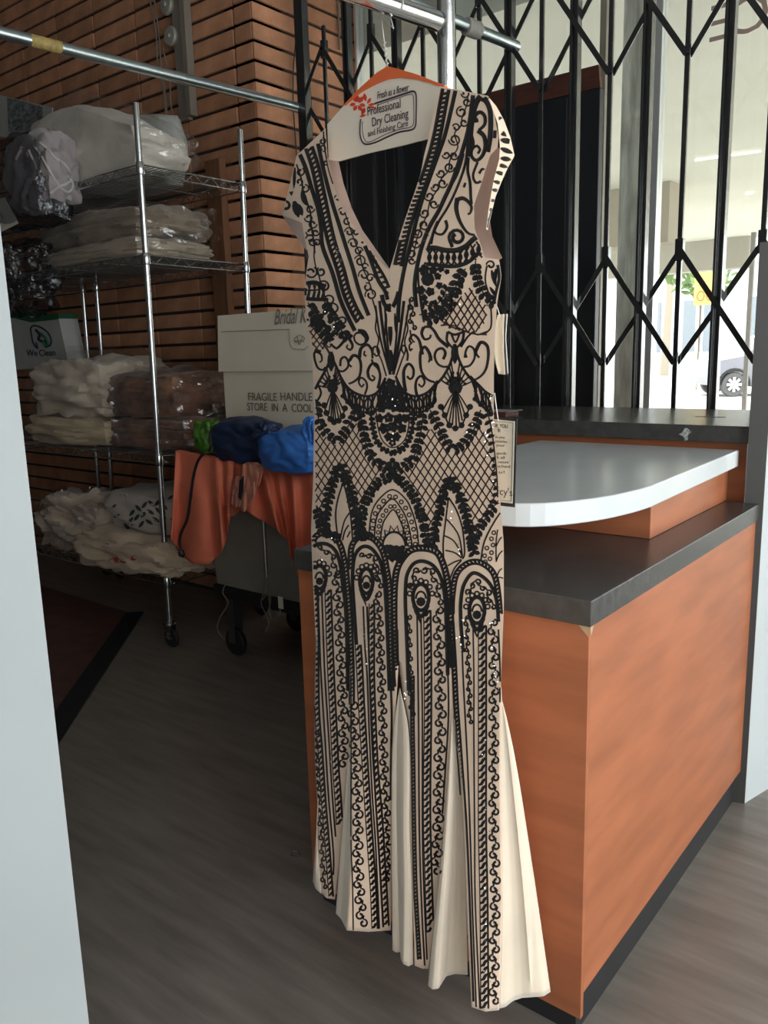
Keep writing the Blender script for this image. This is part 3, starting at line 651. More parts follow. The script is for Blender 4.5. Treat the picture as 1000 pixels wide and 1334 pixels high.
ln_.build('flap_line', LINE, lo)
SC = mat('script_grey', (0.20, 0.18, 0.16), 0.7); TI = mat('box_ink', (0.17, 0.13, 0.10), 0.7)
q = bp3(357, 423, -0.006); q2 = bp3(401, 420, -0.006); text('box_lettering', 'Bridal K', 0.085, (q.x, box_y - 0.0075, q.z), (1, 0, 0), (0, 0, 1), SC, lo, shear=0.45, fit=q2.x - q.x)
em = MB()
for pp in ("383,442 387,438 392,437 397,441 392,445 386,445 383,442", "387,438 390,449 394,438", "384,446 390,443 396,446"): em.tube([bp3(x, y, -0.0085) for x, y in smooth_path(P(pp), 1.5)], 0.0012, 4)
em.build('emblem', SC, lo)
for wd, xa, xb in (('FRAGILE', 323, 360), ('HANDLE', 365, 406)):
    q = bp3(xa, 521.5, 0.004); q2 = bp3(xb, 521.5, 0.004); text('box_lettering', wd, 0.046, (q.x, box_y + 0.0035, q.z), (1, 0, 0), (0, 0, 1), TI, bb_, fit=q2.x - q.x)
q = bp3(322, 534.5, 0.004); q2 = bp3(407, 535, 0.004); text('box_lettering', 'STORE  IN  A  COOL', 0.046, (q.x, box_y + 0.0035, q.z), (1, 0, 0), (0, 0, 1), TI, bb_, fit=q2.x - q.x)
# cloths
def drape(top, bot, Y0, nx=40, ny=26, amp=0.02, freq=9, seed=0, belly=0.04, thick=0.004):
    rows = []
    for j in range(ny + 1):
        v = j / ny; row = []
        for i in range(nx + 1):
            s = i / nx; a = along(top, s); b = along(bot, s)
            x = a[0] + (b[0] - a[0]) * v; y = a[1] + (b[1] - a[1]) * v
            dy = -belly * math.sin(min(1, v * 1.6) * math.pi / 2) - amp * (0.25 + v) * math.sin(s * freq * 2 * math.pi + seed + 1.3 * math.sin(s * 7 + seed)) - 0.012 * noise.noise(Vector((s * 6, v * 4, seed)))
            row.append(on_y(x, y, Y0 + dy))
        rows.append(row)
    return MB().grid(rows)
def solid(o, t=0.004):
    m = o.modifiers.new('thickness', 'SOLIDIFY'); m.thickness = t; m.offset = -1
ORG = mat('orange_cotton', (0.76, 0.19, 0.105), 0.75, var=0.08, vscale=12, bump=0.15, bscale=200)
oc = thing('orange_cloth', (-2.5, 2.15, 0.60), 'orange drawstring laundry bags draped over the front of the grey bin', 'laundry bag')
o1 = drape(P("229,588 236,586 262,592 290,595 305,600"), P("222,702 236,722 252,735 272,735 288,722 296,700 299,672"), 2.14, amp=0.018, freq=3.2, seed=1, belly=0.05).build('hanging_pouch', ORG, oc, True); solid(o1)
o2 = drape(P("286,592 310,598 326,601 344,598 365,602 412,612"), P("296,674 306,672 314,662 338,676 360,690 374,704 380,726 388,748 412,790"), 2.16, amp=0.020, freq=5.0, seed=2.2, belly=0.05, nx=60).build('wide_fold', ORG, oc, True); solid(o2)
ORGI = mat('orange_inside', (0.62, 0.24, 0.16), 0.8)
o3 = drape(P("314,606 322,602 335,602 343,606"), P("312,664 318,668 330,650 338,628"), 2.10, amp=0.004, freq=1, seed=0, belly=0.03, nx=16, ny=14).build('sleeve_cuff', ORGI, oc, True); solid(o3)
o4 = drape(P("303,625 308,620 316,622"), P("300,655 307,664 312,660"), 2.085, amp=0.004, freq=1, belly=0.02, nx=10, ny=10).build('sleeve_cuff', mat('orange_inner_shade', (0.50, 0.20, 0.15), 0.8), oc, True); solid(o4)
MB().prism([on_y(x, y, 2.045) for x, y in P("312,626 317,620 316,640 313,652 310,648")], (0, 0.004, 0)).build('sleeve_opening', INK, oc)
CORD = mat('black_drawcord', (0.012, 0.011, 0.012), 0.6)
dc = MB(); dc.tube([on_y(x, y, 2.055) for x, y in smooth_path(P("266,590 258,600 252,620 248,650 244,676 236,694 234,706 236,716"), 4)], 0.006, 8)
dc.build('drawcord', CORD, oc, True)
tl = MB(); tl.lathe(on_y(235, 717, 2.045), [(0.005, 0), (0.014, 0.003), (0.014, 0.022), (0.006, 0.028)], 10, (0.4, 0, -1)); tl.tube([on_y(x, y, 2.045) for x, y in P("236,718 240,724 238,726")], 0.004, 6); tl.build('cord_lock', CORD, oc, True)
NV = mat('navy_satin', (0.014, 0.028, 0.075), 0.45, var=0.15, vscale=7, bump=0.15, bscale=14)
BL = mat('blue_nylon', (0.04, 0.16, 0.52), 0.4, var=0.15, vscale=6, bump=0.15, bscale=10)
GN = mat('green_nylon', (0.055, 0.16, 0.015), 0.5, var=0.3, vscale=20, bump=0.4, bscale=25)
def px_lump(x0, y0, x1, y1, Y, dep, **k):
    a = on_y(x0, y1, Y); b = on_y(x1, y0, Y); return lump(((a.x + b.x) / 2, Y, (a.z + b.z) / 2), ((b.x - a.x) / 2, dep, abs(b.z - a.z) / 2), flat=False, **k)
t = thing('navy_laundry_bag', (-2.4, 2.17, 0.912), 'knotted navy satin bag on top of the grey bin', 'laundry bag')
px_lump(286, 546, 362, 601, 2.19, 0.09, e=0.7, amp=0.008, freq=3, seed=3, fold=0.008, fdir=(1, 0, 1), ffreq=4, n=26).build('bag_body', NV, t, True)
px_lump(334, 551, 360, 584, 2.09, 0.035, e=0.8, amp=0.006, freq=3, seed=8, fold=0.012, fdir=(1, 0, -1), ffreq=4, n=20).build('knot', NV, t, True)
t = thing('blue_laundry_bag', (-2.15, 2.16, 0.912), 'bright blue nylon bag beside the gown on the grey bin', 'laundry bag')
px_lump(354, 558, 428, 612, 2.14, 0.10, e=0.6, amp=0.008, freq=3, seed=5, fold=0.006, fdir=(1, 0, 0.4), ffreq=4, n=26).build('bag_body', BL, t, True)
px_lump(398, 545, 416, 578, 2.09, 0.03, e=0.7, amp=0.005, freq=3, seed=6, fold=0.008, fdir=(1, 0, 0), ffreq=5, n=16).build('gathered_neck', BL, t, True)
t = thing('green_bag', (-2.62, 2.15, 0.912), 'crumpled green bag tucked between the brown comforter and the navy bag', 'laundry bag')
px_lump(262, 549, 287, 589, 2.15, 0.05, e=0.6, amp=0.008, freq=4, seed=7, fold=0.008, fdir=(1, 0, 0.2), ffreq=5, n=20).build('bag_body', GN, t, True)
MB().tube([on_y(x, y, 2.085) for x, y in smooth_path(P("277,556 274,566 275,580 272,588"), 3)], 0.006, 6).build('dark_strap', CORD, t, True)

# small things on the floor
c = on_z(385, 1113, 0.003); rg = MB(); rg.tube([c + Vector((math.cos(a) * 0.016, math.sin(a) * 0.010, 0)) for a in (2 * math.pi * k / 20 for k in range(19))], 0.0016, 6)
rg.solo('wire_ring', CHROME, 'tiny wire ring lying on the grey floor left of the gown', 'ring', smooth=True)

# ================================================================== outside
CONC = mat('pale_concrete', (0.62, 0.60, 0.56), 0.85, var=0.08, vscale=0.6)
struct('ground', MB().box((-60, WY + 0.06, -0.25), (60, 140, -0.10)), CONC, 'bright pavement and street outside')
struct('canopy_soffit', MB().box((-9, WY + 0.05, 2.86), (6, 13.4, 3.25)), mat('soffit_paint', (0.70, 0.70, 0.62), 0.85, var=0.06, vscale=0.7), 'pale underside of the canopy outside the window')
struct('canopy_fascia', MB().box((-9, 8.2, 2.30), (-2.98, 8.5, 2.858)), mat('fascia_tan', (0.36, 0.32, 0.25), 0.8), 'tan beam under the canopy')
struct('canopy_beam', MB().box((-9, 13.1, 2.42), (-3.55, 13.38, 2.858)), mat('fascia_grey', (0.38, 0.36, 0.31), 0.8), 'grey beam at the canopy edge')
for k, (x, y) in enumerate(((-3.95, 13.2), (-3.42, 12.8))):
    MB().box((x - 0.03, y - 0.03, -0.1), (x + 0.03, y + 0.03, 2.86)).solo('thin_post', mat('outdoor_grey', (0.20, 0.19, 0.18), 0.6), ['thin dark post outside, left of the two under the canopy edge', 'thin dark post outside, right of the two under the canopy edge'][k], 'post', 'posts outside')
p = on_z(976, 251, 2.858); MB().lathe((p.x, p.y, 2.845), [(0.02, 0), (0.035, 0.003), (0.035, 0.012)], 16).solo('downlight', mat('lit_lamp', (1, 0.95, 0.85), 0.5, emit=((1, 0.93, 0.8), 6.0)), 'small round lit downlight in the canopy', 'light')
a_ = on_z(905, 206, 2.857); b_ = on_z(991, 194, 2.857); MB().tube([Vector((a_.x, a_.y, 2.84)), Vector((b_.x, b_.y, 2.84))], 0.009, 8).solo('reflection_streak', mat('glowing_streak', (1, 1, 0.95), 0.5, emit=((1, 0.98, 0.9), 1.0)), 'long pale reflection streak, built as a glowing tube under the canopy', 'light')  # thin glowing tube added to imitate a reflection streak, not a lamp
kb = struct('kerb', MB().box((-60, 15.2, -0.11), (60, 15.5, 0.0)), mat('kerb', (0.33, 0.32, 0.31), 0.9))
# building across
fb_ = thing('far_building', (-16, 46, -0.1), 'pale building with dark windows across the street', 'building')
MB().box((-34, 44, -0.1), (-8, 50, 5.2)).build('walls', mat('far_wall', (0.60, 0.60, 0.60), 0.9), fb_)
MB().box((-34.2, 43.7, 5.2), (-7.8, 50.2, 5.6)).build('roof', mat('far_roof', (0.45, 0.45, 0.45), 0.9), fb_)
for k in range(7):
    w_ = MB().box((-31 + k * 3.2, 43.92, 1.0), (-29 + k * 3.2, 44.02, 3.6)).build('window', mat('far_window', (0.20, 0.23, 0.26), 0.2), fb_)
    MB().box((-30.05 + k * 3.2, 43.9, 1.0), (-29.95 + k * 3.2, 43.93, 3.6)).build('mullion', ALU, w_)
# yellow sign
sg = thing('orange_sign', (-6.6, 20.5, -0.1), 'orange and yellow roadside sign on two posts', 'sign')
sp0 = on_y(903, 398, 20.5); sp1 = on_y(930, 352, 20.5)
MB().bbox((sp0.x, 20.48, sp0.z), (sp1.x + 0.25, 20.56, sp1.z), 0.02).build('board', mat('sign_orange', (0.85, 0.50, 0.12), 0.6), sg)
for x in (sp0.x + 0.1, sp1.x + 0.1): MB().box((x - 0.03, 20.5, -0.1), (x + 0.03, 20.55, sp0.z)).build('post', mat('sign_post', (0.75, 0.72, 0.5), 0.6), sg)
q = on_y(904, 393, 20.47); text('sign_lettering', 'OOK', 0.36, (sp0.x + 0.06, 20.47, q.z), (1, 0, 0), (0, 0, 1), mat('sign_red', (0.75, 0.12, 0.03), 0.6), sg, fit=sp1.x + 0.15 - sp0.x)
# shrubs
def shrub(name, c, r, n, label, col, cat):
    o = thing(name, (c[0], c[1], -0.1), label, cat, 'plants across the street')
    random.seed(hash(label) % 1000 if False else int(c[0] * 10) % 97)
    MB().tube([(c[0], c[1], -0.1), (c[0] + 0.05, c[1], c[2])], [0.07, 0.04], 8).build('stem', mat('bark', (0.12, 0.09, 0.06), 0.9), o)
    lv = MB()
    for k in range(n):
        v = Vector((random.gauss(0, 1), random.gauss(0, 1), random.gauss(0, 0.8))).normalized() * r * random.random() ** 0.4
        p_ = Vector(c) + v; a_ = Vector((random.uniform(-1, 1), random.uniform(-1, 1), random.uniform(-1, 1))).normalized() * r * 0.22; b_ = a_.orthogonal().normalized() * r * 0.09
        lv.add([p_ - a_, p_ + b_, p_ + a_, p_ - b_], [(0, 1, 2, 3)])
    f_ = lv.build('foliage', col, o); f_['kind'] = 'stuff'
GRNF = mat('street_foliage', (0.17, 0.25, 0.09), 0.8, var=0.4, vscale=3)
c = on_y(912, 346, 27); shrub('street_tree', (c.x, 27, c.z), 1.1, 260, 'leafy green tree across the street behind the orange sign', GRNF, 'tree')
c = on_y(872, 300, 40); 
pt_ = thing('palm_tree', (c.x, 40, -0.1), 'distant palm tree above the far building', 'tree', 'plants across the street')
MB().tube([(c.x, 40, -0.1), (c.x + 0.2, 40, c.z)], [0.22, 0.14], 8).build('trunk', mat('palm_bark', (0.3, 0.26, 0.2), 0.9), pt_)
for k in range(11):
    a = 2 * math.pi * k / 11; dx = math.cos(a); dy = math.sin(a); m_ = MB(); rw = []
    for j in range(8):
        t_ = j / 7; cp = Vector((c.x + 0.2 + dx * 2.2 * t_, 40 + dy * 2.2 * t_, c.z + 0.9 * math.sin(t_ * 2.2) - 1.4 * t_ * t_)); wv = Vector((-dy, dx, -0.3)) * 0.28 * math.sin(math.pi * min(1, t_ + 0.12)) 
        rw.append([cp - wv, cp + Vector((0, 0, .08)), cp + wv])
    m_.grid(rw).build('frond', mat('palm_leaf', (0.26, 0.29, 0.2), 0.8), pt_)
# parked car
cb = on_z(955, 517, -0.1); ux = Vector((0.80, 0.60, 0)); uy = Vector((-0.60, 0.80, 0)); uz = Vector((0, 0, 1))
car = thing('car', cb, 'silver grey car parked in the street beyond the gate', 'car')
def cp_(l, w, h): return cb + ux * l + uy * w + uz * h
prof = [(-0.62, 0.32), (-0.66, 0.55), (-0.60, 0.80), (-0.45, 0.98), (0.25, 1.10), (0.85, 1.58), (1.4, 1.68), (3.0, 1.66), (3.5, 1.10), (3.62, 0.80), (3.6, 0.32), (3.12, 0.28)]
arc = lambda cx: [(cx + 0.42 * math.cos(a), 0.33 + 0.42 * math.sin(a)) for a in (math.pi * k / 10 for k in range(11))]
pr = prof + [(x, max(h, 0.26)) for x, h in arc(2.65)] + [(0.5, 0.26)] + [(x, max(h, 0.26)) for x, h in arc(0.0)]
CARP = mat('silver_paint', (0.17, 0.17, 0.20), 0.3, 0.2, coat=0.4)
bd = MB().prism([cp_(l, 0.0, h) for l, h in pr], uy * 1.75).build('body', CARP, car)
tw = MB().prism([cp_(l, -0.004, h) for l, h in ((0.55, 1.14), (0.95, 1.50), (1.45, 1.58), (1.5, 1.14))], uy * 0.006).build('side_window', mat('car_glass', (0.05, 0.06, 0.07), 0.1), car)
tw = MB().prism([cp_(l, -0.004, h) for l, h in ((1.6, 1.14), (1.6, 1.58), (2.85, 1.56), (3.15, 1.14))], uy * 0.006).build('side_window', mat('car_glass', (0, 0, 0)), car)
for cx in (0.0, 2.65):
    lip = MB(); lip.tube([cp_(l, -0.01, h) for l, h in [(cx + 0.41 * math.cos(a), 0.33 + 0.41 * math.sin(a)) for a in (math.pi * k / 12 for k in range(13))]], 0.035, 6); lip.build('wheel_arch', RUB, car, True)
    for wy in (0.02, 1.52):
        wh = MB().lathe(cp_(cx, wy, 0.33), [(0.2, 0), (0.31, 0.0), (0.33, 0.03), (0.33, 0.18), (0.31, 0.21), (0.2, 0.21)], 28, uy).build('tyre', mat('tyre', (0.10, 0.10, 0.10), 0.8), car, True)
        MB().lathe(cp_(cx, wy - 0.004, 0.33), [(0.0, 0), (0.205, 0.0), (0.205, 0.003)], 28, uy).build('rim', mat('rim_dark', (0.05, 0.05, 0.05), 0.5, 0.4), wh)
        sp_ = MB()
        for k in range(8):
            a = 2 * math.pi * k / 8; e = ux * math.cos(a) + uz * math.sin(a); n_ = uy.cross(e) * 0.028; o_ = cp_(cx, wy - 0.026, 0.33)
            sp_.prism([o_ + e * 0.03 - n_, o_ + e * 0.2 - n_ * 1.3, o_ + e * 0.2 + n_ * 1.3, o_ + e * 0.03 + n_], uy * 0.02)
        sp_.lathe(cp_(cx, wy - 0.034, 0.33), [(0.05, 0), (0.05, 0.03)], 14, uy); sp_.build('spokes', mat('alloy', (0.7, 0.7, 0.7), 0.35, 0.6), wh)
MB().prism([cp_(l, -0.02, h) for l, h in ((0.5, 0.30), (2.2, 0.30), (2.2, 0.40), (0.5, 0.40))], uy * 0.03).build('sill', RUB, car)
MB().prism([cp_(l, -0.006, h) for l, h in ((-0.60, 0.62), (-0.50, 0.62), (-0.42, 0.95), (-0.50, 0.93))], uy * 0.01).build('lamp', mat('red_lamp', (0.6, 0.05, 0.04), 0.3), car)
# ================================================================== the gown
DP = Vector((-0.88, 1.13, 0)); DU = Vector((0.99026, -0.13920, 0)).normalized(); DN = Vector((0.13920, 0.99026, 0)).normalized()
def prof_b(z):
    ks = [(0.6, 0.045), (0.9, 0.060), (1.15, 0.045), (1.40, 0.062), (1.55, 0.040), (1.7, 0.020), (1.9, 0.0)]
    if z <= ks[0][0]: return ks[0][1]
    for (a, b), (c, d_) in zip(ks, ks[1:]):
        if z <= c: t = (z - a) / (c - a); t = t * t * (3 - 2 * t); return b + (d_ - b) * t
    return 0.0
def on_d(x, y, w=0.0):
    """pixel to the hanging plane of the gown, pushed away by w"""
    d = ray(x, y); t = (DN.dot(DP) + w) / (DN.dot(d)); return CAM + d * t
def front(x, y, extra=0.0):
    p = on_d(x, y); u = DU.dot(p - DP); b = prof_b(p.z) * math.sqrt(max(0.0, 1 - (u / 0.30) ** 2))
    return on_d(x, y, -b + extra)
NUDE = mat('nude_mesh_fabric', (0.87, 0.645, 0.485), 0.7, var=0.06, vscale=18, bump=0.25, bscale=700, sheen=0.3)
CREAM = mat('cream_chiffon', (0.80, 0.67, 0.53), 0.65, var=0.05, vscale=8, bump=0.12, bscale=900, sheen=0.4)
LINING = mat('pink_lining', (0.62, 0.49, 0.46), 0.55, var=0.06)
BEAD = mat('black_beads', (0.010, 0.008, 0.009), 0.42, bump=0.9, bscale=900, spec=0.6)
BROWNB = mat('brown_beads', (0.045, 0.018, 0.012), 0.42, bump=0.8, bscale=900)
dress = thing('evening_gown', (DP.x, DP.y, 0.12), 'black-beaded nude evening gown with cream pleats on a hanger', 'dress')
surf_v = []; surf_f = []
def patch(name, A, B, nv, ns, depth, m, parent, embed=True, wave=None):
    """A, B: edges as 2D polylines of matching rows; depth(x, y, s, v) gives the 3D point"""
    mb = MB(); rows = []
    K = len(A) - 1
    SA = smooth_rows(A, nv); SB = smooth_rows(B, nv)
    for j in range(nv + 1):
        a = SA[j]; b = SB[j]; rows.append([depth(a[0] + (b[0] - a[0]) * i / ns, a[1] + (b[1] - a[1]) * i / ns, i / ns, j / nv) for i in range(ns + 1)])
    mb.grid(rows)
    if embed:
        n0 = len(surf_v); surf_v.extend(mb.v); surf_f.extend([tuple(i + n0 for i in f) for f in mb.f])
    o = mb.build(name, m, parent, True); return o, rows
def smooth_rows(pts, n):
    K = len(pts) - 1; out = []
    for j in range(n + 1):
        f = j / n * K; i = min(int(f), K - 1); t = f - i
        out.append(tuple(pts[i][a] + (pts[i + 1][a] - pts[i][a]) * t for a in (0, 1)))
    return out
LO = P("386,203 378,238 367,280 393,290 397,312 402,334 399,353 396,380 400,430 407,470 408,500 409,540 408,620 405,690 407,750 411,830")
LI = P("424,167 427,210 436,246 442,262 458,290 474,314 492,338 507,352 508,420 509,490 510,520 511,560 511,640 512,715 513,778 515,860")
RI = P("572,112 566,140 558,180 552,203 548,225 540,250 532,272 524,296 516,322 510,342 507,352 508,385 508,420 509,490 510,520 511,560 511,640 512,715 513,778 515,860")
RO = P("636,125 644,150 649,178 648,192 638,203 627,238 617,268 618,298 626,318 631,336 650,338 653,360 647,397 644,450 643,490 643,545 650,635 656,708 656,795 652,895")
oL, rowsL = patch('bodice_panel', LO, LI, 120, 26, lambda x, y, s, v: front(x, y), NUDE, dress)
oR, rowsR = patch('bodice_panel', RI, RO, 120, 30, lambda x, y, s, v: front(x, y), NUDE, dress)
# sleeve piece behind the right armhole and the linings
patch('sleeve_edge', P("634,124 648,160 651,190 650,208 644,230 640,250 636,275 633,298"), P("646,138 656,156 665,180 670,203 661,219 653,237 645,257 635,300"), 40, 6, lambda x, y, s, v: front(x, y, 0.030 + 0.02 * s), NUDE, dress)
patch('lining', P("640,186 628,230 612,266 612,300 622,330 640,345"), P("656,198 649,230 643,258 638,288 641,308 654,336"), 30, 8, lambda x, y, s, v: front(x, y, 0.075 - 0.02 * s * s), LINING, dress, False)
patch('lining', P("415,200 424,232 432,260 450,292 466,316 486,340 503,354"), P("441,211 447,238 458,271 472,300 484,317 498,337 508,351"), 30, 5, lambda x, y, s, v: front(x, y, 0.045), LINING, dress, False)
patch('lining', P("368,281 378,297 388,311 398,325"), P("396,286 399,300 402,314 405,330"), 14, 5, lambda x, y, s, v: front(x, y, 0.045), LINING, dress, False)
# skirt: gores and godets
HZ = 0.15
def Ttop(x): return 830 + (x - 411) * 30 / 104 if x < 515 else 860 + (x - 515) * 35 / 137
def skirt(name, A, B, hem, m, n_v=60, n_s=16, apex=False, ripple=0.0, seed=0.0):
    """edges top to hem; depth runs from the hanging body at the top to the level hem"""
    SA = smooth_rows_y(A, n_v); SB = smooth_rows_y(B, n_v); rows = []
    for j in range(n_v + 1):
        v = j / n_v; row = []
        for i in range(n_s + 1):
            s = i / n_s; a = SA[j]; b = SB[j]; x = a[0] + (b[0] - a[0]) * s; y = a[1] + (b[1] - a[1]) * s
            hx, hy = along(hem, s); k = v ** 3
            lx = A[-1][0] + (B[-1][0] - A[-1][0]) * s; ly = A[-1][1] + (B[-1][1] - A[-1][1]) * s
            x += (hx - lx) * k; y += (hy - ly) * k
            yt = Ttop(min(max(x, 411), 652)); g = (y - yt) / max(1.0, (hy - yt)); g = min(max(g, 0), 1)
            pf = front(x, y); df = (pf - CAM).dot(CF); ph = on_z(hx, hy, HZ); dh = (ph - CAM).dot(CF)
            ph0 = front(hx, hy); d0 = (ph0 - CAM).dot(CF)
            dep = df + (dh - d0) * (g ** 1.3) + ripple * math.sin(s * math.pi * 2 + seed) * v
            row.append(CAM + ray(x, y) * dep)
        rows.append(row)
    mb = MB().grid(rows); n0 = len(surf_v); surf_v.extend(mb.v); surf_f.extend([tuple(i + n0 for i in f) for f in mb.f])
    o = mb.build(name, m, dress, True); md = o.modifiers.new('thickness', 'SOLIDIFY'); md.thickness = 0.0012; pg = o.data.polygons[len(o.data.polygons) // 2]
    md.offset = -1 if pg.normal.dot(CAM - (o.data.vertices[pg.vertices[0]].co + dress.location)) > 0 else 1
    return rows
def smooth_rows_y(pts, n):
    y0, y1 = pts[0][1], pts[-1][1]; sm = smooth_path(pts, 4)
    return [(at_y(sm, y0 + (y1 - y0) * j / n), y0 + (y1 - y0) * j / n) for j in range(n + 1)]
E_ = dict(
 p1l=P("411,827 409,930 410,1000 414,1060 414,1110 418,1163"), p1r=P("455,840 456,950 449,1040 443,1110 436,1172"),
 g1l=P("456,948 449,1040 443,1110 437,1190"), g1r=P("457,948 457,1080 455,1150 451,1211"),
 p2l=P("455,840 456,950 457,1080 455,1150 451,1212"), p2r=P("519,858 514,940 510,1000 510,1120 509,1212"),
 g2l=P("520,897 513,945 510,1000 510,1120 511,1238"), g2r=P("521,897 531,945 534,1000 534,1080 537,1160 538,1256"),
 p3l=P("519,858 524,900 533,950 534,1000 534,1080 537,1160 540,1258"), p3r=P("588,876 590,925 581,1040 572,1140 563,1220 558,1262"),
 g3l=P("589,924 581,1040 572,1140 563,1220 557,1284"), g3r=P("590,924 598,1000 603,1080 607,1180 609,1272"),
 p4l=P("588,876 590,925 598,1000 603,1080 607,1180 614,1312"), p4r=P("652,892 653,915 652,1000 653,1080 654,1180 650,1316"),
 g4l=P("652,913 652,1000 653,1080 654,1180 650,1314"), g4r=P("654,913 662,945 673,1000 686,1080 701,1180 717,1292"))
rP1 = skirt('skirt_gore', E_['p1l'], E_['p1r'], P("418,1163 425,1170 436,1172"), NUDE)
skirt('godet', P("414,1040 411,1090 407,1148"), P("415,1040 414,1100 418,1164"), P("407,1148 411,1158 418,1164"), CREAM, 24, 6)
skirt('godet', E_['g1l'], E_['g1r'], P("437,1190 444,1197 451,1211"), CREAM, 40, 12)
skirt('skirt_gore', E_['p2l'], E_['p2r'], P("451,1212 480,1214 509,1212"), NUDE)
skirt('godet', E_['g2l'], E_['g2r'], P("511,1238 516,1241 521,1240 522,1250 525,1256 532,1259 538,1256"), CREAM, 50, 24, ripple=0.004, seed=1)
skirt('skirt_gore', E_['p3l'], E_['p3r'], P("540,1258 550,1262 558,1262"), NUDE)
skirt('godet', E_['g3l'], E_['g3r'], P("557,1284 563,1289 571,1288 576,1280 581,1272 592,1269 609,1270"), CREAM, 50, 30, ripple=0.006, seed=2)
skirt('skirt_gore', E_['p4l'], E_['p4r'], P("614,1312 632,1318 650,1316"), NUDE)
rG4 = skirt('godet', E_['g4l'], E_['g4r'], P("650,1314 658,1312 668,1304 680,1300 695,1299 708,1298 717,1292"), CREAM, 50, 30, ripple=0.005, seed=0.4)
# back of the gown: joins the two outlines, bowed away from the viewer
bk = MB(); rows = []; nb = 70
lft = [r_[0] for r_ in rowsL][55:] + [r_[0] for r_ in rP1][1:]
rgt = [r_[-1] for r_ in rowsR][62:] + [r_[-1] for r_ in rG4][1:]
for j in range(nb + 1):
    a = Vector(along(lft, j / nb)); b = Vector(along(rgt, j / nb)); z_ = (a.z + b.z) / 2
    rows.append([a.lerp(b, i / 14) + DN * (0.055 * math.sin(math.pi * i / 14) ** 0.7) for i in range(15)])
bk.grid(rows).build('back_panel', NUDE, dress, True)

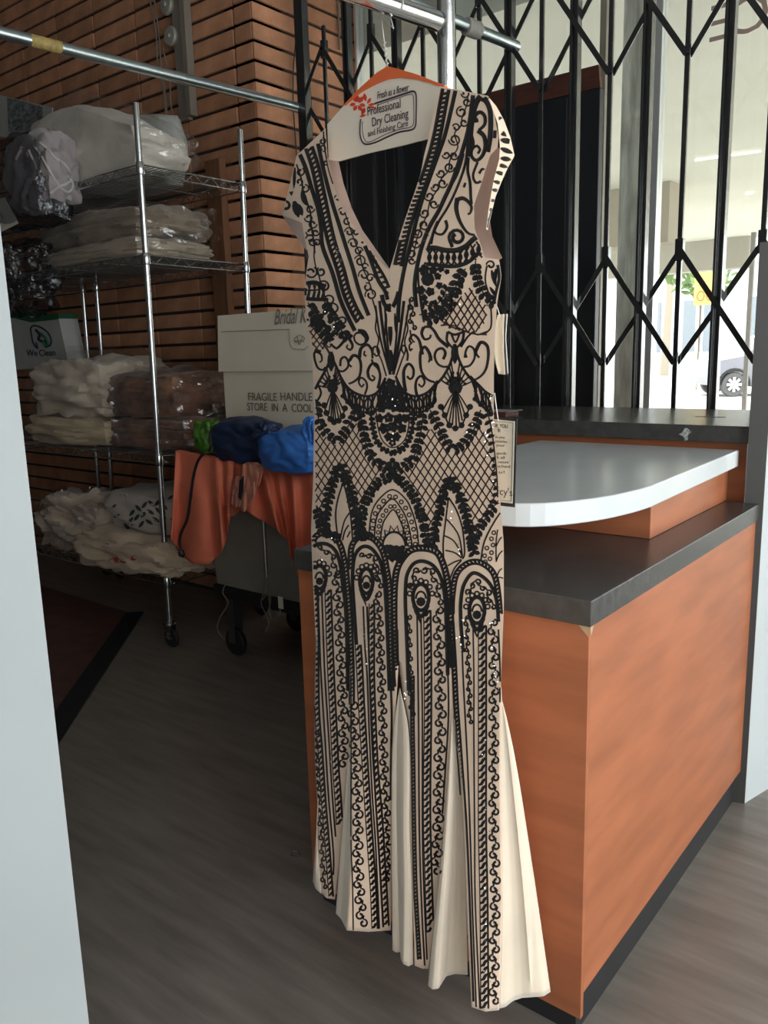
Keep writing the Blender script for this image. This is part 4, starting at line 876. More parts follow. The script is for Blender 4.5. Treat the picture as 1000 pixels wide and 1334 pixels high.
# ------------------------------------------------------------------ beadwork laid on the cloth
BV = BVHTree.FromPolygons(surf_v, surf_f)
def cast(x, y, lift):
    d = ray(x, y).normalized(); h = BV.ray_cast(CAM, d)
    return None if h[0] is None else h[0] - d * lift
class Bead:
    """beaded embroidery: raised ribbons pressed on to the gown's surface"""
    def __init__(s): s.mb = MB()
    def stroke(s, pts, w, w1=None, step=2.2, sm=True, inside=None):
        if isinstance(pts, str): pts = P(pts)
        pts = smooth_path(pts, step) if sm else pts
        n = len(pts); seg = []
        def flush():
            if len(seg) > 1:
                b0 = len(s.mb.v); s.mb.v += [p for t3 in seg for p in t3]
                for i in range(len(seg) - 1):
                    k = b0 + 3 * i; s.mb.f += [(k, k + 1, k + 4, k + 3), (k + 1, k + 2, k + 5, k + 4)]
            seg.clear()
        for i, (x, y) in enumerate(pts):
            if inside and not inside(x, y): flush(); continue
            a = pts[max(i - 1, 0)]; b = pts[min(i + 1, n - 1)]; dx, dy = b[0] - a[0], b[1] - a[1]; l = math.hypot(dx, dy) or 1
            nx, ny = -dy / l, dx / l; t = i / max(1, n - 1)
            ww = (w(t) if callable(w) else w + ((w1 if w1 is not None else w) - w) * t) / 2 * 1.12
            q = [cast(x - nx * ww, y - ny * ww, 0.0006), cast(x, y, 0.0008 + 0.00035 * min(ww * 2, 4)), cast(x + nx * ww, y + ny * ww, 0.0006)]
            if None in q: flush(); continue
            if seg and (seg[-1][1] - q[1]).length > 0.03: flush()
            if (q[0] - q[2]).length > 0.03: flush(); continue
            seg.append(q)
        flush(); return s
    def leaf(s, x, y, L_, W_, ang):
        return s.stroke([(x + math.cos(ang) * L_ * t, y + math.sin(ang) * L_ * t) for t in (0, .25, .5, .75, 1)], lambda t: W_ * max(0.12, math.sin(math.pi * min(1, t * 0.9 + 0.08)) ** 0.7), sm=False)
    def dot(s, x, y, r):
        c = cast(x, y, 0.0018); ps = [cast(x + r * math.cos(a), y + r * math.sin(a), 0.0006) for a in (math.pi * k / 4 for k in range(8))]
        if c is None or None in ps or max((p - c).length for p in ps) > 0.04: return s
        b0 = len(s.mb.v); s.mb.v += [c] + ps; s.mb.f += [(b0, b0 + 1 + k, b0 + 1 + (k + 1) % 8) for k in range(8)]; return s
    def ringo(s, x, y, r, w):
        return s.stroke([(x + r * math.cos(a), y + r * math.sin(a)) for a in (2 * math.pi * k / 10 for k in range(11))], w, sm=False)
    def curl(s, cx, cy, r, a0, turn=1.25, w=2.2, tail=None):
        """spiral wound inwards from angle a0 (degrees); negative turn winds the other way"""
        n = 16; pts = []
        for k in range(n + 1):
            t = k / n; a = R(a0) + turn * 0.84 * 2 * math.pi * t; q = r * 1.15 * (1 - 0.60 * t); pts.append((cx + q * math.cos(a), cy + q * math.sin(a)))
        if tail: pts = P(tail) + pts if isinstance(tail, str) else tail + pts
        return s.stroke(pts, lambda t: w * 0.95 * (0.8 + 0.5 * t), sm=False) if not tail else s.stroke(pts, w)
    def flower(s, x, y, r):
        s.dot(x, y, r * 0.42); a0 = random.uniform(0, 6)
        for k in range(5): s.leaf(x, y, r, r * 0.85, a0 + k * 1.2566)
        return s
    def vine(s, path, amp, pitch, w=1.7, r=None, ph=0):
        """chain of S-scrolls winding to either side of the path"""
        path = smooth_path(P(path) if isinstance(path, str) else path, 2); L_ = sum(math.dist(path[i], path[i + 1]) for i in range(len(path) - 1))
        n = max(2, int(L_ / pitch)); r = r or min(amp * 0.82, pitch * 0.62); prev = None
        for k in range(n):
            t = (k + 0.5) / n; x, y = along(path, t); x2, y2 = along(path, min(1, t + 0.01)); x1, y1 = along(path, max(0, t - 0.01))
            dx, dy = x2 - x1, y2 - y1; l = math.hypot(dx, dy) or 1; tx, ty = dx / l, dy / l; nx, ny = -ty, tx
            sd = 1 if (k + ph) % 2 else -1; rr = r * random.uniform(0.88, 1.12)
            cx, cy = x + nx * sd * (amp - rr * 0.85), y + ny * sd * (amp - rr * 0.85); th = math.atan2(ty, tx) + math.pi; pts = []
            if prev: pts = [prev]
            for q in range(15):
                f = q / 14; a = th - sd * 1.02 * 2 * math.pi * f; g = rr * (1 - 0.62 * f); pts.append((cx + g * math.cos(a), cy + g * math.sin(a)))
            s.stroke(pts, lambda t_: w * (1.05 + 0.5 * t_), sm=False)
            prev = (cx - nx * sd * rr * 0.2 + nx * sd * rr * 0.75, cy - ny * sd * rr * 0.2 + ny * sd * rr * 0.75) if False else (cx - nx * sd * rr * 0.9, cy - ny * sd * rr * 0.9)
        return s
    def rope(s, path, width, pitch=6.5, w=2.2, lean=0.75, borders=True):
        path = smooth_path(P(path) if isinstance(path, str) else path, 2); L_ = sum(math.dist(path[i], path[i + 1]) for i in range(len(path) - 1)); n = int(L_ / pitch)
        if borders:
            s.stroke([(x - width / 2, y) for x, y in path[::3] + [path[-1]]], 1.2, sm=False); s.stroke([(x + width / 2, y) for x, y in path[::3] + [path[-1]]], 2.4, sm=False)
        for k in range(n):
            x, y = along(path, (k + 0.5) / n); h = width / 2
            s.stroke([(x - h, y + h * lean), (x - h * 0.2, y + h * lean * 0.6), (x + h * 0.3, y - h * lean * 0.7), (x + h, y - h * lean * 1.3)], lambda t: w * (0.7 + 0.6 * math.sin(math.pi * t)), sm=False)
        return s
    def braid(s, path, width, pitch=5.5, w=1.9, bw=2.0):
        path = smooth_path(P(path) if isinstance(path, str) else path, 2); L_ = sum(math.dist(path[i], path[i + 1]) for i in range(len(path) - 1)); n = max(4, int(L_ / pitch * 2)); nr = []
        for k in range(n + 1):
            t = k / n; x, y = along(path, t); x2, y2 = along(path, min(1, t + 0.01)); x1, y1 = along(path, max(0, t - 0.01)); dx, dy = x2 - x1, y2 - y1; l = math.hypot(dx, dy) or 1; nr.append((x, y, -dy / l, dx / l))
        W_ = width; b_ = W_ * 0.34
        for sg in (-1, 1): s.stroke([(x + nx * sg * (W_ / 2 - b_ / 2), y + ny * sg * (W_ / 2 - b_ / 2)) for x, y, nx, ny in nr], b_, sm=False)
        for k, (x, y, nx, ny) in enumerate(nr):
            if k % 2 and k < len(nr) - 1:
                ex, ey = nr[k + 1][0] - x, nr[k + 1][1] - y
                s.stroke([(x - nx * W_ * 0.3 - ex * .6, y - ny * W_ * 0.3 - ey * .6), (x + nx * W_ * 0.3 + ex * .6, y + ny * W_ * 0.3 + ey * .6)], w * 1.25, sm=False)
        return s
    def garland(s, path, step=7, L_=9, W_=5, ang=50, sides=(1, -1), stem=1.6):
        step *= 1.18; W_ *= 0.95
        path = smooth_path(P(path) if isinstance(path, str) else path, 2); T = sum(math.dist(path[i], path[i + 1]) for i in range(len(path) - 1)); n = max(2, int(T / step))
        if stem: s.stroke(path, stem, sm=False)
        for k in range(n):
            t = (k + 0.5) / n; x, y = along(path, t); x2, y2 = along(path, min(1, t + 0.02)); x1, y1 = along(path, max(0, t - 0.02)); a = math.atan2(y2 - y1, x2 - x1)
            for sd in sides: s.leaf(x + random.uniform(-.8, .8), y + random.uniform(-.8, .8), L_ * random.uniform(0.85, 1.15), W_, a + sd * R(ang + random.uniform(-12, 12)))
        return s
    def net(s, poly, slope, gap, w=1.5, bend=0.0):
        poly = P(poly) if isinstance(poly, str) else poly
        xs = [p[0] for p in poly]; ys = [p[1] for p in poly]
        def inside(x, y):
            c = False; j = len(poly) - 1
            for i in range(len(poly)):
                if (poly[i][1] > y) != (poly[j][1] > y) and x < (poly[j][0] - poly[i][0]) * (y - poly[i][1]) / (poly[j][1] - poly[i][1]) + poly[i][0]: c = not c
                j = i
            return c
        ym = (min(ys) + max(ys)) / 2; hh = max(ys) - min(ys)
        for sg in (-1, 1):
            x = min(xs) - hh / slope
            while x < max(xs) + hh / slope:
                s.stroke([(x + sg * (y - ym) / slope + bend * math.sin((y - ym) / hh * 3.1), y) for y in [min(ys) + hh * k / 40 for k in range(41)]], w, sm=False, inside=inside); x += gap
        return s
    def done(s, name, m=None, parent=None):
        if not s.mb.v: return None
        return s.mb.build(name, m or BEAD, parent or dress, True)
B = Bead
# ---- left side of the bodice
B().stroke("390,200 398,219 406,246 414,272 418,296 420,321 433,356 443,390 454,415 462,431", 5).stroke("414,187 422,224 432,262 443,297 450,320 459,348 468,380 480,411", 4.8).done('beaded_line')
B().braid("402,192 410,216 416,243 422,272 427,296 433,320 443,350 451,380 460,402 469,418", 13, 6, 2.3, 2.4).done('braid_band')
B().stroke("421,168 423,195 427,212", 1.8).done('neck_edge')
bo = B()
for cx, cy, r_, a, tn in ((420, 184, 4, -90, 1.2), (420, 193, 4, 90, -1.2), (424, 212, 3, 0, 1), (440, 258, 4, 180, 1.1), (446, 276, 5, 200, 1.2), (452, 289, 5, 0, -1.2), (455, 302, 5.5, 180, 1.3), (464, 303, 4, 0, -1.2), (460, 317, 6, 180, 1.3), (467, 327, 5, 0, -1.3), (469, 340, 7, 200, 1.4), (475, 347, 4, 0, -1.1), (474, 358, 6.5, 160, 1.3), (482, 362, 5, 0, -1.3), (478, 374, 5, 250, 1.2), (483, 384, 7, 160, 1.4)): bo.curl(cx, cy, r_, a, tn, 2.0)
bo.stroke("421,176 424,200 428,222 438,252 446,268 454,292 461,312 468,330 472,348 480,366 486,384", 1.5).done('scroll_vine')
bo = B()
for cx, cy, r_, a, tn in ((391, 224, 5, -60, 1.2), (390, 237, 4, 90, -1.1), (397, 246, 5, -90, 1.2), (404, 272, 5, 0, 1.2), (402, 284, 5, 180, -1.2), (407, 292, 5, 0, 1.2), (404, 302, 5, 180, -1.2), (411, 303, 4, 0, 1.2), (407, 315, 5, 0, 1.2), (413, 316, 4, 200, 1.2), (404, 311, 5, 180, 1.1)): bo.curl(cx, cy, r_, a, tn, 2.2)
bo.stroke("386,214 392,232 395,250 399,262 404,276 405,292 408,312 410,330", 2).stroke("393,248 397,262 402,268", lambda t: 6 * math.sin(math.pi * t) + 1).done('scroll_vine')
bo = B(); bo.leaf(378, 233, 22, 7, 1.5).leaf(384, 218, 28, 4, 1.62); bo.curl(372, 268, 6, 180, 1.2, 3.2).stroke("374,258 371,266 369,276", 3.2).leaf(383, 262, 22, 9, 1.3).leaf(388, 266, 16, 7, 1.2).stroke("367,279 376,282 386,286 393,289", 3.4).stroke("384,205 381,222 378,240", 1.6).done('sleeve_motif')
B().stroke("368,282 378,298 388,312 397,323 402,334", 2.6).done('armhole_edge')
bo = B(); bo.stroke("410,318 409,335 412,352", 1.6).curl(405, 355, 7, -60, 1.4, 2.4).curl(418, 354, 5.5, 240, -1.3, 2.4).curl(422, 373, 7, 180, 1.3, 2.4).curl(429, 391, 6, 200, 1.3, 2.4).curl(434, 402, 7, 160, 1.4, 2.4).curl(446, 418, 5, 180, 1.3, 2.4)
bo.stroke("413,350 416,362 419,376 424,388 431,400 440,412", 1.8).done('scroll_vine')
bo = B(); bo.stroke("397,370 410,368 424,374", 5).stroke("397,378 410,378 421,376", 2).stroke("397,389 412,390 425,390", 4.5)
for x in (401, 408, 414, 420): bo.stroke([(x, 369), (x + 2, 380), (x, 390)], 2.2).stroke([(x + 4, 369), (x - 2, 390)], 1.5)
bo.stroke("398,372 398,400 401,418", 2.5).done('net_band')
bo = B(); bo.garland("401,394 408,408 417,424 428,440", 6, 10, 6.5, 55).garland("422,392 430,408 440,424 453,441", 5.5, 9.5, 6.5, 55).garland("404,414 416,428 430,446", 8, 9, 6, 60)
for x, y, r_ in ((410, 402, 4), (418, 412, 4), (427, 428, 5), (436, 434, 5), (444, 438, 4), (430, 418, 4), (414, 420, 4)): bo.dot(x, y, r_)
bo.done('leaf_garland')
B().net("399,418 412,430 428,444 436,452 408,458 405,440", 1.3, 8, 1.6).done('lattice_net', BROWNB)
B().stroke("467,303 480,332 492,364 502,381 507,403", 4.6).stroke("474,314 488,340 500,360 508,378", 3.6).rope("472,312 482,330 492,350 502,370 508,384", 7, 7, 2.6, 0.2, False).done('neck_band')
# ---- centre front
bo = B(); bo.stroke("494,392 500,440 508,488", 3.4).stroke("526,392 520,440 512,488", 3.4).stroke("489,398 495,440 506,482", 2.2).stroke("532,400 525,440 514,482", 2.2).stroke("501,398 504,440 509,484", 2.4).stroke("518,398 516,440 511,484", 2.4)
bo.stroke("485,390 490,410 489,428 493,442 491,456 497,470 503,490", 1.8).stroke("535,396 529,414 531,428 527,444 528,456 523,470 516,490", 1.8)
bo.stroke("497,384 500,395 507,404 514,395 519,380", 5).stroke("507,396 508,410", 4, 1).leaf(508, 417, 34, 5.5, 1.56).leaf(508, 456, 30, 9, 1.56).leaf(503, 408, 30, 3.4, 1.62).leaf(514, 408, 30, 3.4, 1.5).dot(509, 474, 5).done('centre_motif')
# ---- right side of the bodice
B().braid("581,113 576,140 570,172 562,204 550,240 540,264 531,292 524,320 518,346", 12.5, 6, 2.6, 2.6).done('braid_band')
B().stroke("593,118 587,145 579,177 571,200 558,236 551,256 544,280 536,312 526,352 520,388 518,420", 4.8).stroke("616,124 610,167 600,203 589,236 579,258 571,275 560,294 552,313 545,338 540,370 542,400", 5).stroke("610,177 606,212 597,240 584,268 570,291 560,315 556,326", 3).stroke("604,200 596,226 584,248", 2.5).done('beaded_line')
bo = B()
for cx, cy, r_, a, tn in ((606, 122, 5, 180, -1.3), (608, 133, 5, 0, 1.2), (601, 146, 6.5, 270, -1.4), (604, 160, 4.5, 0, 1.2), (594, 166, 4.5, 200, 1.2), (592, 182, 7, 180, -1.5), (591, 203, 5, 0, 1.3), (581, 202, 4.5, 180, -1.2), (585, 218, 6, 0, 1.4), (574, 226, 5, 180, -1.3), (576, 239, 5.5, 0, 1.3), (567, 244, 5, 180, -1.3), (559, 256, 5.5, 180, -1.3), (565, 266, 5, 0, 1.3), (553, 278, 5.5, 180, -1.3), (552, 293, 6, 0, 1.3), (544, 304, 6, 180, -1.4), (541, 318, 5, 0, 1.2), (536, 330, 5, 180, -1.3), (536, 340, 4, 0, 1.2)): bo.curl(cx, cy, r_, a, tn, 2.2)
bo.stroke("609,124 608,136 602,152 600,164 592,174 596,192 586,208 584,222 574,234 570,246 560,262 556,280 548,296 542,314 538,334", 1.6).done('scroll_vine')
bo = B(); bo.stroke("617,158 619,150 625,146 631,151 631,162 623,170", 5, 3.5).stroke("617,158 622,158 620,154", 3).stroke("622,170 630,177 632,190 628,203 620,209 614,203 615,194 621,190 625,195 622,200", 5.5, 3).stroke("612,172 616,186 612,200", 4)
bo.stroke("627,124 620,134 615,152 612,178 610,204", 7).stroke("630,127 637,140 639,156 638,180 635,198", 6).stroke("634,128 642,142 645,160 644,180", 4).stroke("622,211 616,228 620,238 628,234 632,224 628,220 624,226", 3).stroke("610,205 609,222 612,238 613,258 614,266", 3.5).stroke("624,128 634,134 640,146", 4).done('shoulder_scroll')
bo = B()
for k, (x, y, a, l_, w_) in enumerate(((650, 152, 1.0, 16, 6), (648, 168, 0.7, 15, 6), (652, 182, 0.2, 16, 7), (652, 193, 0.4, 17, 6), (652, 206, 0.15, 14, 6), (648, 214, 0.3, 14, 5), (646, 224, 0.3, 12, 5), (643, 236, 0.3, 11, 4.5), (641, 247, 0.2, 9, 4.5), (638, 260, 0.3, 8, 4), (636, 272, 0.3, 7, 4), (634, 285, 0.4, 5, 3.5))): bo.leaf(x, y, l_, w_, a)
bo.stroke("646,138 656,156 665,180 669,203 661,219 653,237 645,257 637,285 634,300", 1.8).stroke("634,298 640,312 648,325 653,335", 2).done('sleeve_motif')
bo = B(); bo.stroke("596,258 594,270 597,284 603,296 610,304 618,306", 6, 2.5).stroke("596,260 602,258 609,262 614,270 612,278 609,279", 5, 2.5).curl(595, 309, 10, 120, 1.6, 4.2).stroke("589,322 585,312", 4).stroke("580,287 582,296 576,305 568,304 566,300", 4, 2.4).stroke("570,288 564,304 561,318", 3.5).stroke("606,238 604,244", 3).done('bust_scroll')
bo = B(); bo.stroke("556,324 566,323 580,326 594,326 606,321 616,312 622,308", 6).stroke("552,344 566,345 582,347 598,346 612,340 622,330 630,336", 4.5)
for k in range(9):
    x = 556 + k * 8; y0 = 325 - max(0, k - 5) * 3.5; bo.stroke([(x, y0), (x + 5, y0 + 10), (x, y0 + 21)], 2.4).stroke([(x + 7, y0), (x + 1, y0 + 11), (x + 8, y0 + 21)], 2.2).dot(x + 4, y0 + 10.5, 2.6)
bo.stroke("630,337 640,338 650,339", 2).curl(639, 345, 5, 180, 1.2, 2.4).done('net_band')
bo = B(); bo.garland("619,340 620,356 624,372 634,388 644,396", 6.5, 9, 7, 55).garland("606,350 598,362 592,378 586,394 574,408 556,418", 6.5, 10.5, 7.5, 55).dot(557, 364, 9).garland("548,392 556,398 566,398 576,388 582,374", 7, 8, 5.5, 50).garland("546,410 560,408 572,402", 7, 8, 6, 55)
for x, y, r_ in ((552, 352, 6), (564, 352, 5), (548, 378, 5), (560, 380, 5), (572, 372, 4), (570, 360, 4), (552, 388, 4), (574, 350, 4), (582, 354, 3)): bo.flower(x, y, r_ * 1.3)
bo.stroke("544,346 545,370 548,396 552,420", 2.5).done('leaf_garland')
B().net("590,398 606,380 612,372 624,390 636,398 632,420 620,434 596,432 572,424", 1.6, 9.5, 1.8).stroke("568,412 584,424 600,430", 1.8).stroke("574,424 590,424 612,434 634,436", 1.6).done('lattice_net', BROWNB)
bo = B(); bo.stroke("634,346 632,366 638,390 640,420 637,430 630,435", 2).stroke("648,345 650,362 646,380 643,396", 3.5).leaf(646, 350, 20, 5, 1.7).leaf(640, 352, 22, 5, 1.3).leaf(638, 374, 16, 4, 1.0).stroke("634,432 622,436 616,432", 2).done('side_motif')
B().vine("533,386 536,404 536,420 540,432", 4, 8, 1.8).stroke("534,430 536,442 540,446", 2).done('scroll_vine')
# ---- midriff scrolls
def scroll_set(items):
    b = B()
    for s_, w0, w1 in items: b.stroke(s_, w0, w1)
    return b
scroll_set([("470,433 476,440 475,447 468,449 462,444 461,438", 3.4, 2), ("470,433 464,434 461,438", 3, 2), ("466,431 474,432 479,441 476,446", 4.5, 3), ("454,440 459,450 456,456 451,452 453,449", 4, 2),
  ("418,458 412,457 409,463 413,478 420,482 424,478", 3, 2.4), ("412,458 418,462 419,470 416,472", 3, 2), ("443,477 444,468 449,465 453,470 453,478 446,484 440,482", 3, 2.4), ("455,470 460,463 467,466 470,476 468,490 461,497 454,500", 4, 2.4), ("458,478 454,474 456,468", 2.4, 2),
  ("468,466 470,454 478,449 484,456 485,467", 4.5, 2.5), ("477,464 474,462 475,457", 2.6, 2), ("485,462 486,453 491,452 494,460 490,464 487,460", 2.8, 2), ("484,468 486,474 492,480 495,490 492,506", 2.4, 3.6), ("480,492 479,483 484,474 491,475 494,484", 3.6, 3), ("480,492 485,496 488,492 484,489", 3, 2),
  ("475,514 478,504 476,496 470,492 467,498 471,504 474,500", 2.6, 2.2), ("430,448 438,454 441,452 448,444 452,436", 2.6, 4), ("418,446 424,452 430,462", 2, 2.6)]).done('midriff_scrolls')
scroll_set([("548,450 549,440 556,427 562,430 564,440", 2.4, 2.4) if False else ("552,426 549,434 553,442 560,440 561,436", 4, 2.4), ("552,426 560,426 566,432 572,442 584,452", 3, 4.5), ("535,446 533,442 538,436 545,442 548,452 550,462", 2.4, 4), ("537,454 534,457 533,450 537,446", 2.4, 2),
  ("530,470 531,462 528,452 524,450 523,456 527,462", 2.6, 2), ("528,510 526,496 526,482 532,474 538,480 538,490 534,494 530,490", 4.4, 2.6), ("543,516 541,504 543,494 549,490 553,498 549,504 545,500", 3.6, 2.2), ("561,470 559,460 553,452 548,458 547,470 549,484 556,494 566,498", 4.2, 2.6), ("562,464 558,472", 3, 2),
  ("577,468 580,460 576,454 569,456 566,464 570,474 578,478 584,477", 3.6, 2.4), ("605,466 607,456 611,451 617,455 618,466 612,476 604,478", 2.6, 2.6), ("620,456 626,446 634,450 636,462 633,480 626,490 616,496", 4.4, 2.4), ("624,466 620,460 622,452", 2.6, 3), ("608,466 606,460", 2, 2), ("600,452 608,440 616,432", 3, 2), ("583,432 582,444 590,454", 3.4, 2.4), ("604,432 602,444 594,454", 3.4, 2.4), ("583,432 592,436 604,432", 3, 3), ("588,436 593,446 598,436", 2.6, 2.4)]).done('midriff_scrolls')
# ---- fans
def fan(ax, ay, cx, cy, r_, la, ra_, arc_, vl, vr, rays):
    b = B(); b.stroke(la, 3.2).stroke(ra_, 3.2).dot(cx, cy, r_).dot(cx, cy - r_ * 0.8, r_ * 0.75).leaf(ax, ay - 4, 26, 9, 1.56)
    for (x, y) in P(rays): b.stroke([(cx, cy + r_ * 0.4), ((cx + x) / 2, (cy + y) / 2), (x, y)], 1.6, 1.8)
    for (x, y) in P(arc_): b.dot(x, y, 4.2)
    for k in range(5):
        t = 0.25 + k * 0.16
        for edge in (la, ra_):
            e_ = along(P(edge), t * 0.8 + 0.1); b.stroke([e_, ((e_[0] + cx) / 2, (e_[1] + cy) / 2 + 1), (cx, cy)], 1.8).dot((e_[0] * .55 + cx * .45), (e_[1] * .55 + cy * .45), 2.2)
    b.stroke(arc_, 2).done('fan_motif')
    B().garland(vl, 6.5, 9, 6.2, 55).garland(vr, 6.5, 9, 6.2, 55).done('leaf_garland')
fan(431, 462, 433, 505, 7.5, "431,466 425,480 416,496 409,510", "432,466 438,478 443,490 450,502", "422,528 425,538 430,546 435,550 441,548 446,542 449,532", "411,520 415,546 424,562 437,574", "468,524 460,544 450,560 440,574", "424,532 428,540 431,546 434,548 437,547 441,545 444,540 447,534")
fan(592, 452, 593, 505, 9.5, "592,454 586,474 576,492 566,502", "593,454 600,474 610,490 624,504", "574,530 579,541 585,554 593,558 601,554 607,541 612,530", "560,534 569,552 579,572 587,585", "626,534 616,562 604,578 592,586", "577,534 581,544 585,550 589,554 594,555 598,552 602,548 606,542 610,534")
# ---- scalloped net between the fans
def scallop(top, low, n):
    b = B(); b.stroke(top, 3).stroke(low, 2.6); T_ = smooth_path(P(top), 3); L_ = smooth_path(P(low), 3)
    for k in range(n):
        t0, t1, tm = k / n, (k + 1) / n, (k + 0.5) / n; a, c = along(T_, t0), along(T_, t1); d1, e = along(L_, t0), along(L_, t1); m1, m2 = along(T_, tm), along(L_, tm); mm = ((m1[0] + m2[0]) / 2, (m1[1] + m2[1]) / 2)
        for q in (a, c, d1, e, m1, m2): b.stroke([q, mm], 1.9, 2.4, sm=False)
        b.dot(mm[0], mm[1], 2.6).dot(d1[0], d1[1], 3).stroke([a, d1], 2.2, sm=False)
    b.done('scalloped_net')
scallop("443,492 454,506 467,514 480,516 492,510 502,492", "446,516 458,530 470,536 482,537 494,532 500,520", 7)
scallop("515,490 523,506 532,514 544,516 558,510 570,496", "520,520 526,532 536,537 546,537 558,533 568,522", 7)
scallop("612,490 622,500 632,510 643,517", "618,520 626,528 634,534 642,540", 3)
B().stroke("409,508 410,524 411,540", 4).stroke("413,500 418,512 412,524", 2.5).done('edge_motif')
# ---- centre medallion
bo = B(); bo.stroke("483,534 484,550 489,572 499,585 512,590 525,584 534,569 538,550 539,534", 3).garland("483,536 485,554 489,571 500,586 512,590", 5, 5, 5, 70, (1, -1), 0).garland("539,536 537,554 533,571 524,585 512,590", 5, 5, 5, 70, (1, -1), 0)
bo.stroke("490,538 492,556 497,572 505,581 512,583 520,580 528,571 532,555 533,538", 1.5)
for x, y, r_ in ((497, 532, 5), (505, 528, 5), (514, 530, 6), (523, 532, 5), (494, 545, 5), (506, 544, 5.5), (519, 546, 6), (528, 545, 5), (500, 558, 6), (512, 556, 6), (523, 558, 5.5), (506, 569, 5), (516, 569, 5), (511, 577, 4), (508, 500, 6), (512, 508, 7), (505, 514, 6), (518, 516, 6), (511, 520, 7), (497, 520, 5), (525, 522, 5), (502, 506, 4)): bo.flower(x, y, r_ * 1.3)
for k in range(9): bo.stroke([(509, 494), (496 + k * 3.6, 526)], 2)
bo.done('centre_medallion')
B().garland("468,536 473,556 476,577 484,594 496,607 510,616", 6.5, 9, 6.2, 55).garland("551,536 549,556 545,576 538,596 526,608 512,617", 6.5, 9, 6.2, 55).dot(510, 612, 5).dot(506, 606, 5).dot(516, 606, 5).dot(511, 600, 4).dot(511, 620, 5).done('leaf_garland')
# ---- lattices over the hips
B().net("410,548 424,566 438,580 456,560 466,548 474,580 490,600 498,612 478,640 468,668 464,690 452,630 442,604 430,630 422,660 416,690 410,660", 1.55, 9.5, 1.5, 2).done('lattice_net', BROWNB)
B().net("546,584 556,560 566,556 578,574 590,590 608,574 622,556 634,560 642,590 650,640 640,660 624,680 616,690 606,650 594,626 585,622 576,650 566,680 556,690 548,660 536,632 524,612 538,600", 1.55, 10.5, 1.6, 3).done('lattice_net', BROWNB)
B().garland("634,534 640,560 644,590 647,620 648,648", 8, 8, 5, 60).done('leaf_garland')
# ---- ogives
bo = B(); bo.garland("511,621 500,624 487,634 478,650 472,668 470,686 468,704", 5.5, 8, 6.5, 60).garland("511,621 521,626 534,640 543,656 549,674 553,692 556,712", 5.5, 8, 6.5, 60).done('leaf_arch')
bo = B(); bo.stroke("480,700 484,668 494,650 511,638 528,650 537,668 543,690 545,712", 1.8).stroke("487,706 490,676 499,660 511,650 522,662 530,678 535,700 537,716", 1.8).stroke("495,704 498,684 503,674 512,664 520,676 526,692 530,710", 1.8)
for k in range(15):
    t = (k + 0.5) / 15; x, y = along(P("483,703 487,672 496.5,655 511,644 525,656 534,673 540,695 541,714"), t); bo.ringo(x, y, 2.5, 1.5)
    x, y = along(P("491,705 494,680 501,667 511.5,657 521,669 528,685 533,705 534,713"), t); bo.ringo(x, y, 2.3, 1.4)
bo.done('ogive_motif')
bo = B(); zz = []
for k in range(15):
    a = math.pi * (1.0 + k / 14); q = 17 if k % 2 else 23; zz.append((513 + q * 0.85 * math.cos(a), 712 + q * 1.2 * math.sin(a)))
bo.stroke(zz, 2.2, sm=False).stroke([(513 + 15 * math.cos(a), 712 + 19 * math.sin(a)) for a in (math.pi * (1 + k / 12) for k in range(13))], 2.6, sm=False)
for x, y, r_ in ((508, 716, 7), (516, 718, 8), (522, 722, 6), (512, 724, 7), (504, 714, 5), (524, 714, 4), (518, 728, 4)): bo.dot(x, y, r_)
bo.stroke("499,710 502,722 512,732", 3).stroke("530,714 526,726 516,734", 3).done('sunburst_motif')
def ogive(outl, outr, inl, inr, ribs):
    b = B(); b.garland(outl, 6, 9, 5.8, 55).garland(outr, 6, 9, 5.8, 55); b.stroke(outl, 4.5).stroke(outr, 4.5).stroke(inl, 2).stroke(inr, 2)
    for s_ in ribs: b.stroke(s_, 1.8)
    b.done('leaf_ogive')
ogive("442,604 436,622 429,645 425,666 423,692", "442,604 450,620 457,644 463,668 467,694", "447,628 440,650 437,672 440,702", "447,628 453,652 457,676 459,702", ("455,668 448,680 443,702", "454,684 449,692 446,704", "456,692 452,700"))
ogive("585,621 579,640 573,662 568,684 564,712", "585,621 596,640 605,664 611,690 618,722", "584,648 580,680 577,708 578,732", "584,648 594,664 602,688 605,720 602,728", ("581,676 590,686 598,700 602,724", "579,698 590,704 598,716 602,726", "580,717 592,720 601,727", "583,737 592,732 601,729", "585,756 592,740 601,730"))
bo = B(); bo.garland("649,652 640,664 628,682 620,696 615,714", 6, 8.5, 6, 58).stroke("652,667 640,686 630,708 626,732", 2)
for x, y in P("643,694 640,702 642,710 634,714 640,720 631,724 638,728 632,732"): bo.ringo(x, y, 2.4, 1.5)
bo.stroke("648,690 646,706 646,730", 1.6).stroke("656,696 650,704 646,712", 1.6).stroke("656,716 650,722 646,732", 1.6).stroke("657,738 650,744 647,752", 1.6).stroke("657,754 650,752 647,755", 1.6).done('side_motif')
for g_ in ("412,660 416,680 418,692", "420,700 428,694 440,702", "468,700 472,694 480,700"): B().garland(g_, 5, 8, 6, 55).done('leaf_garland')
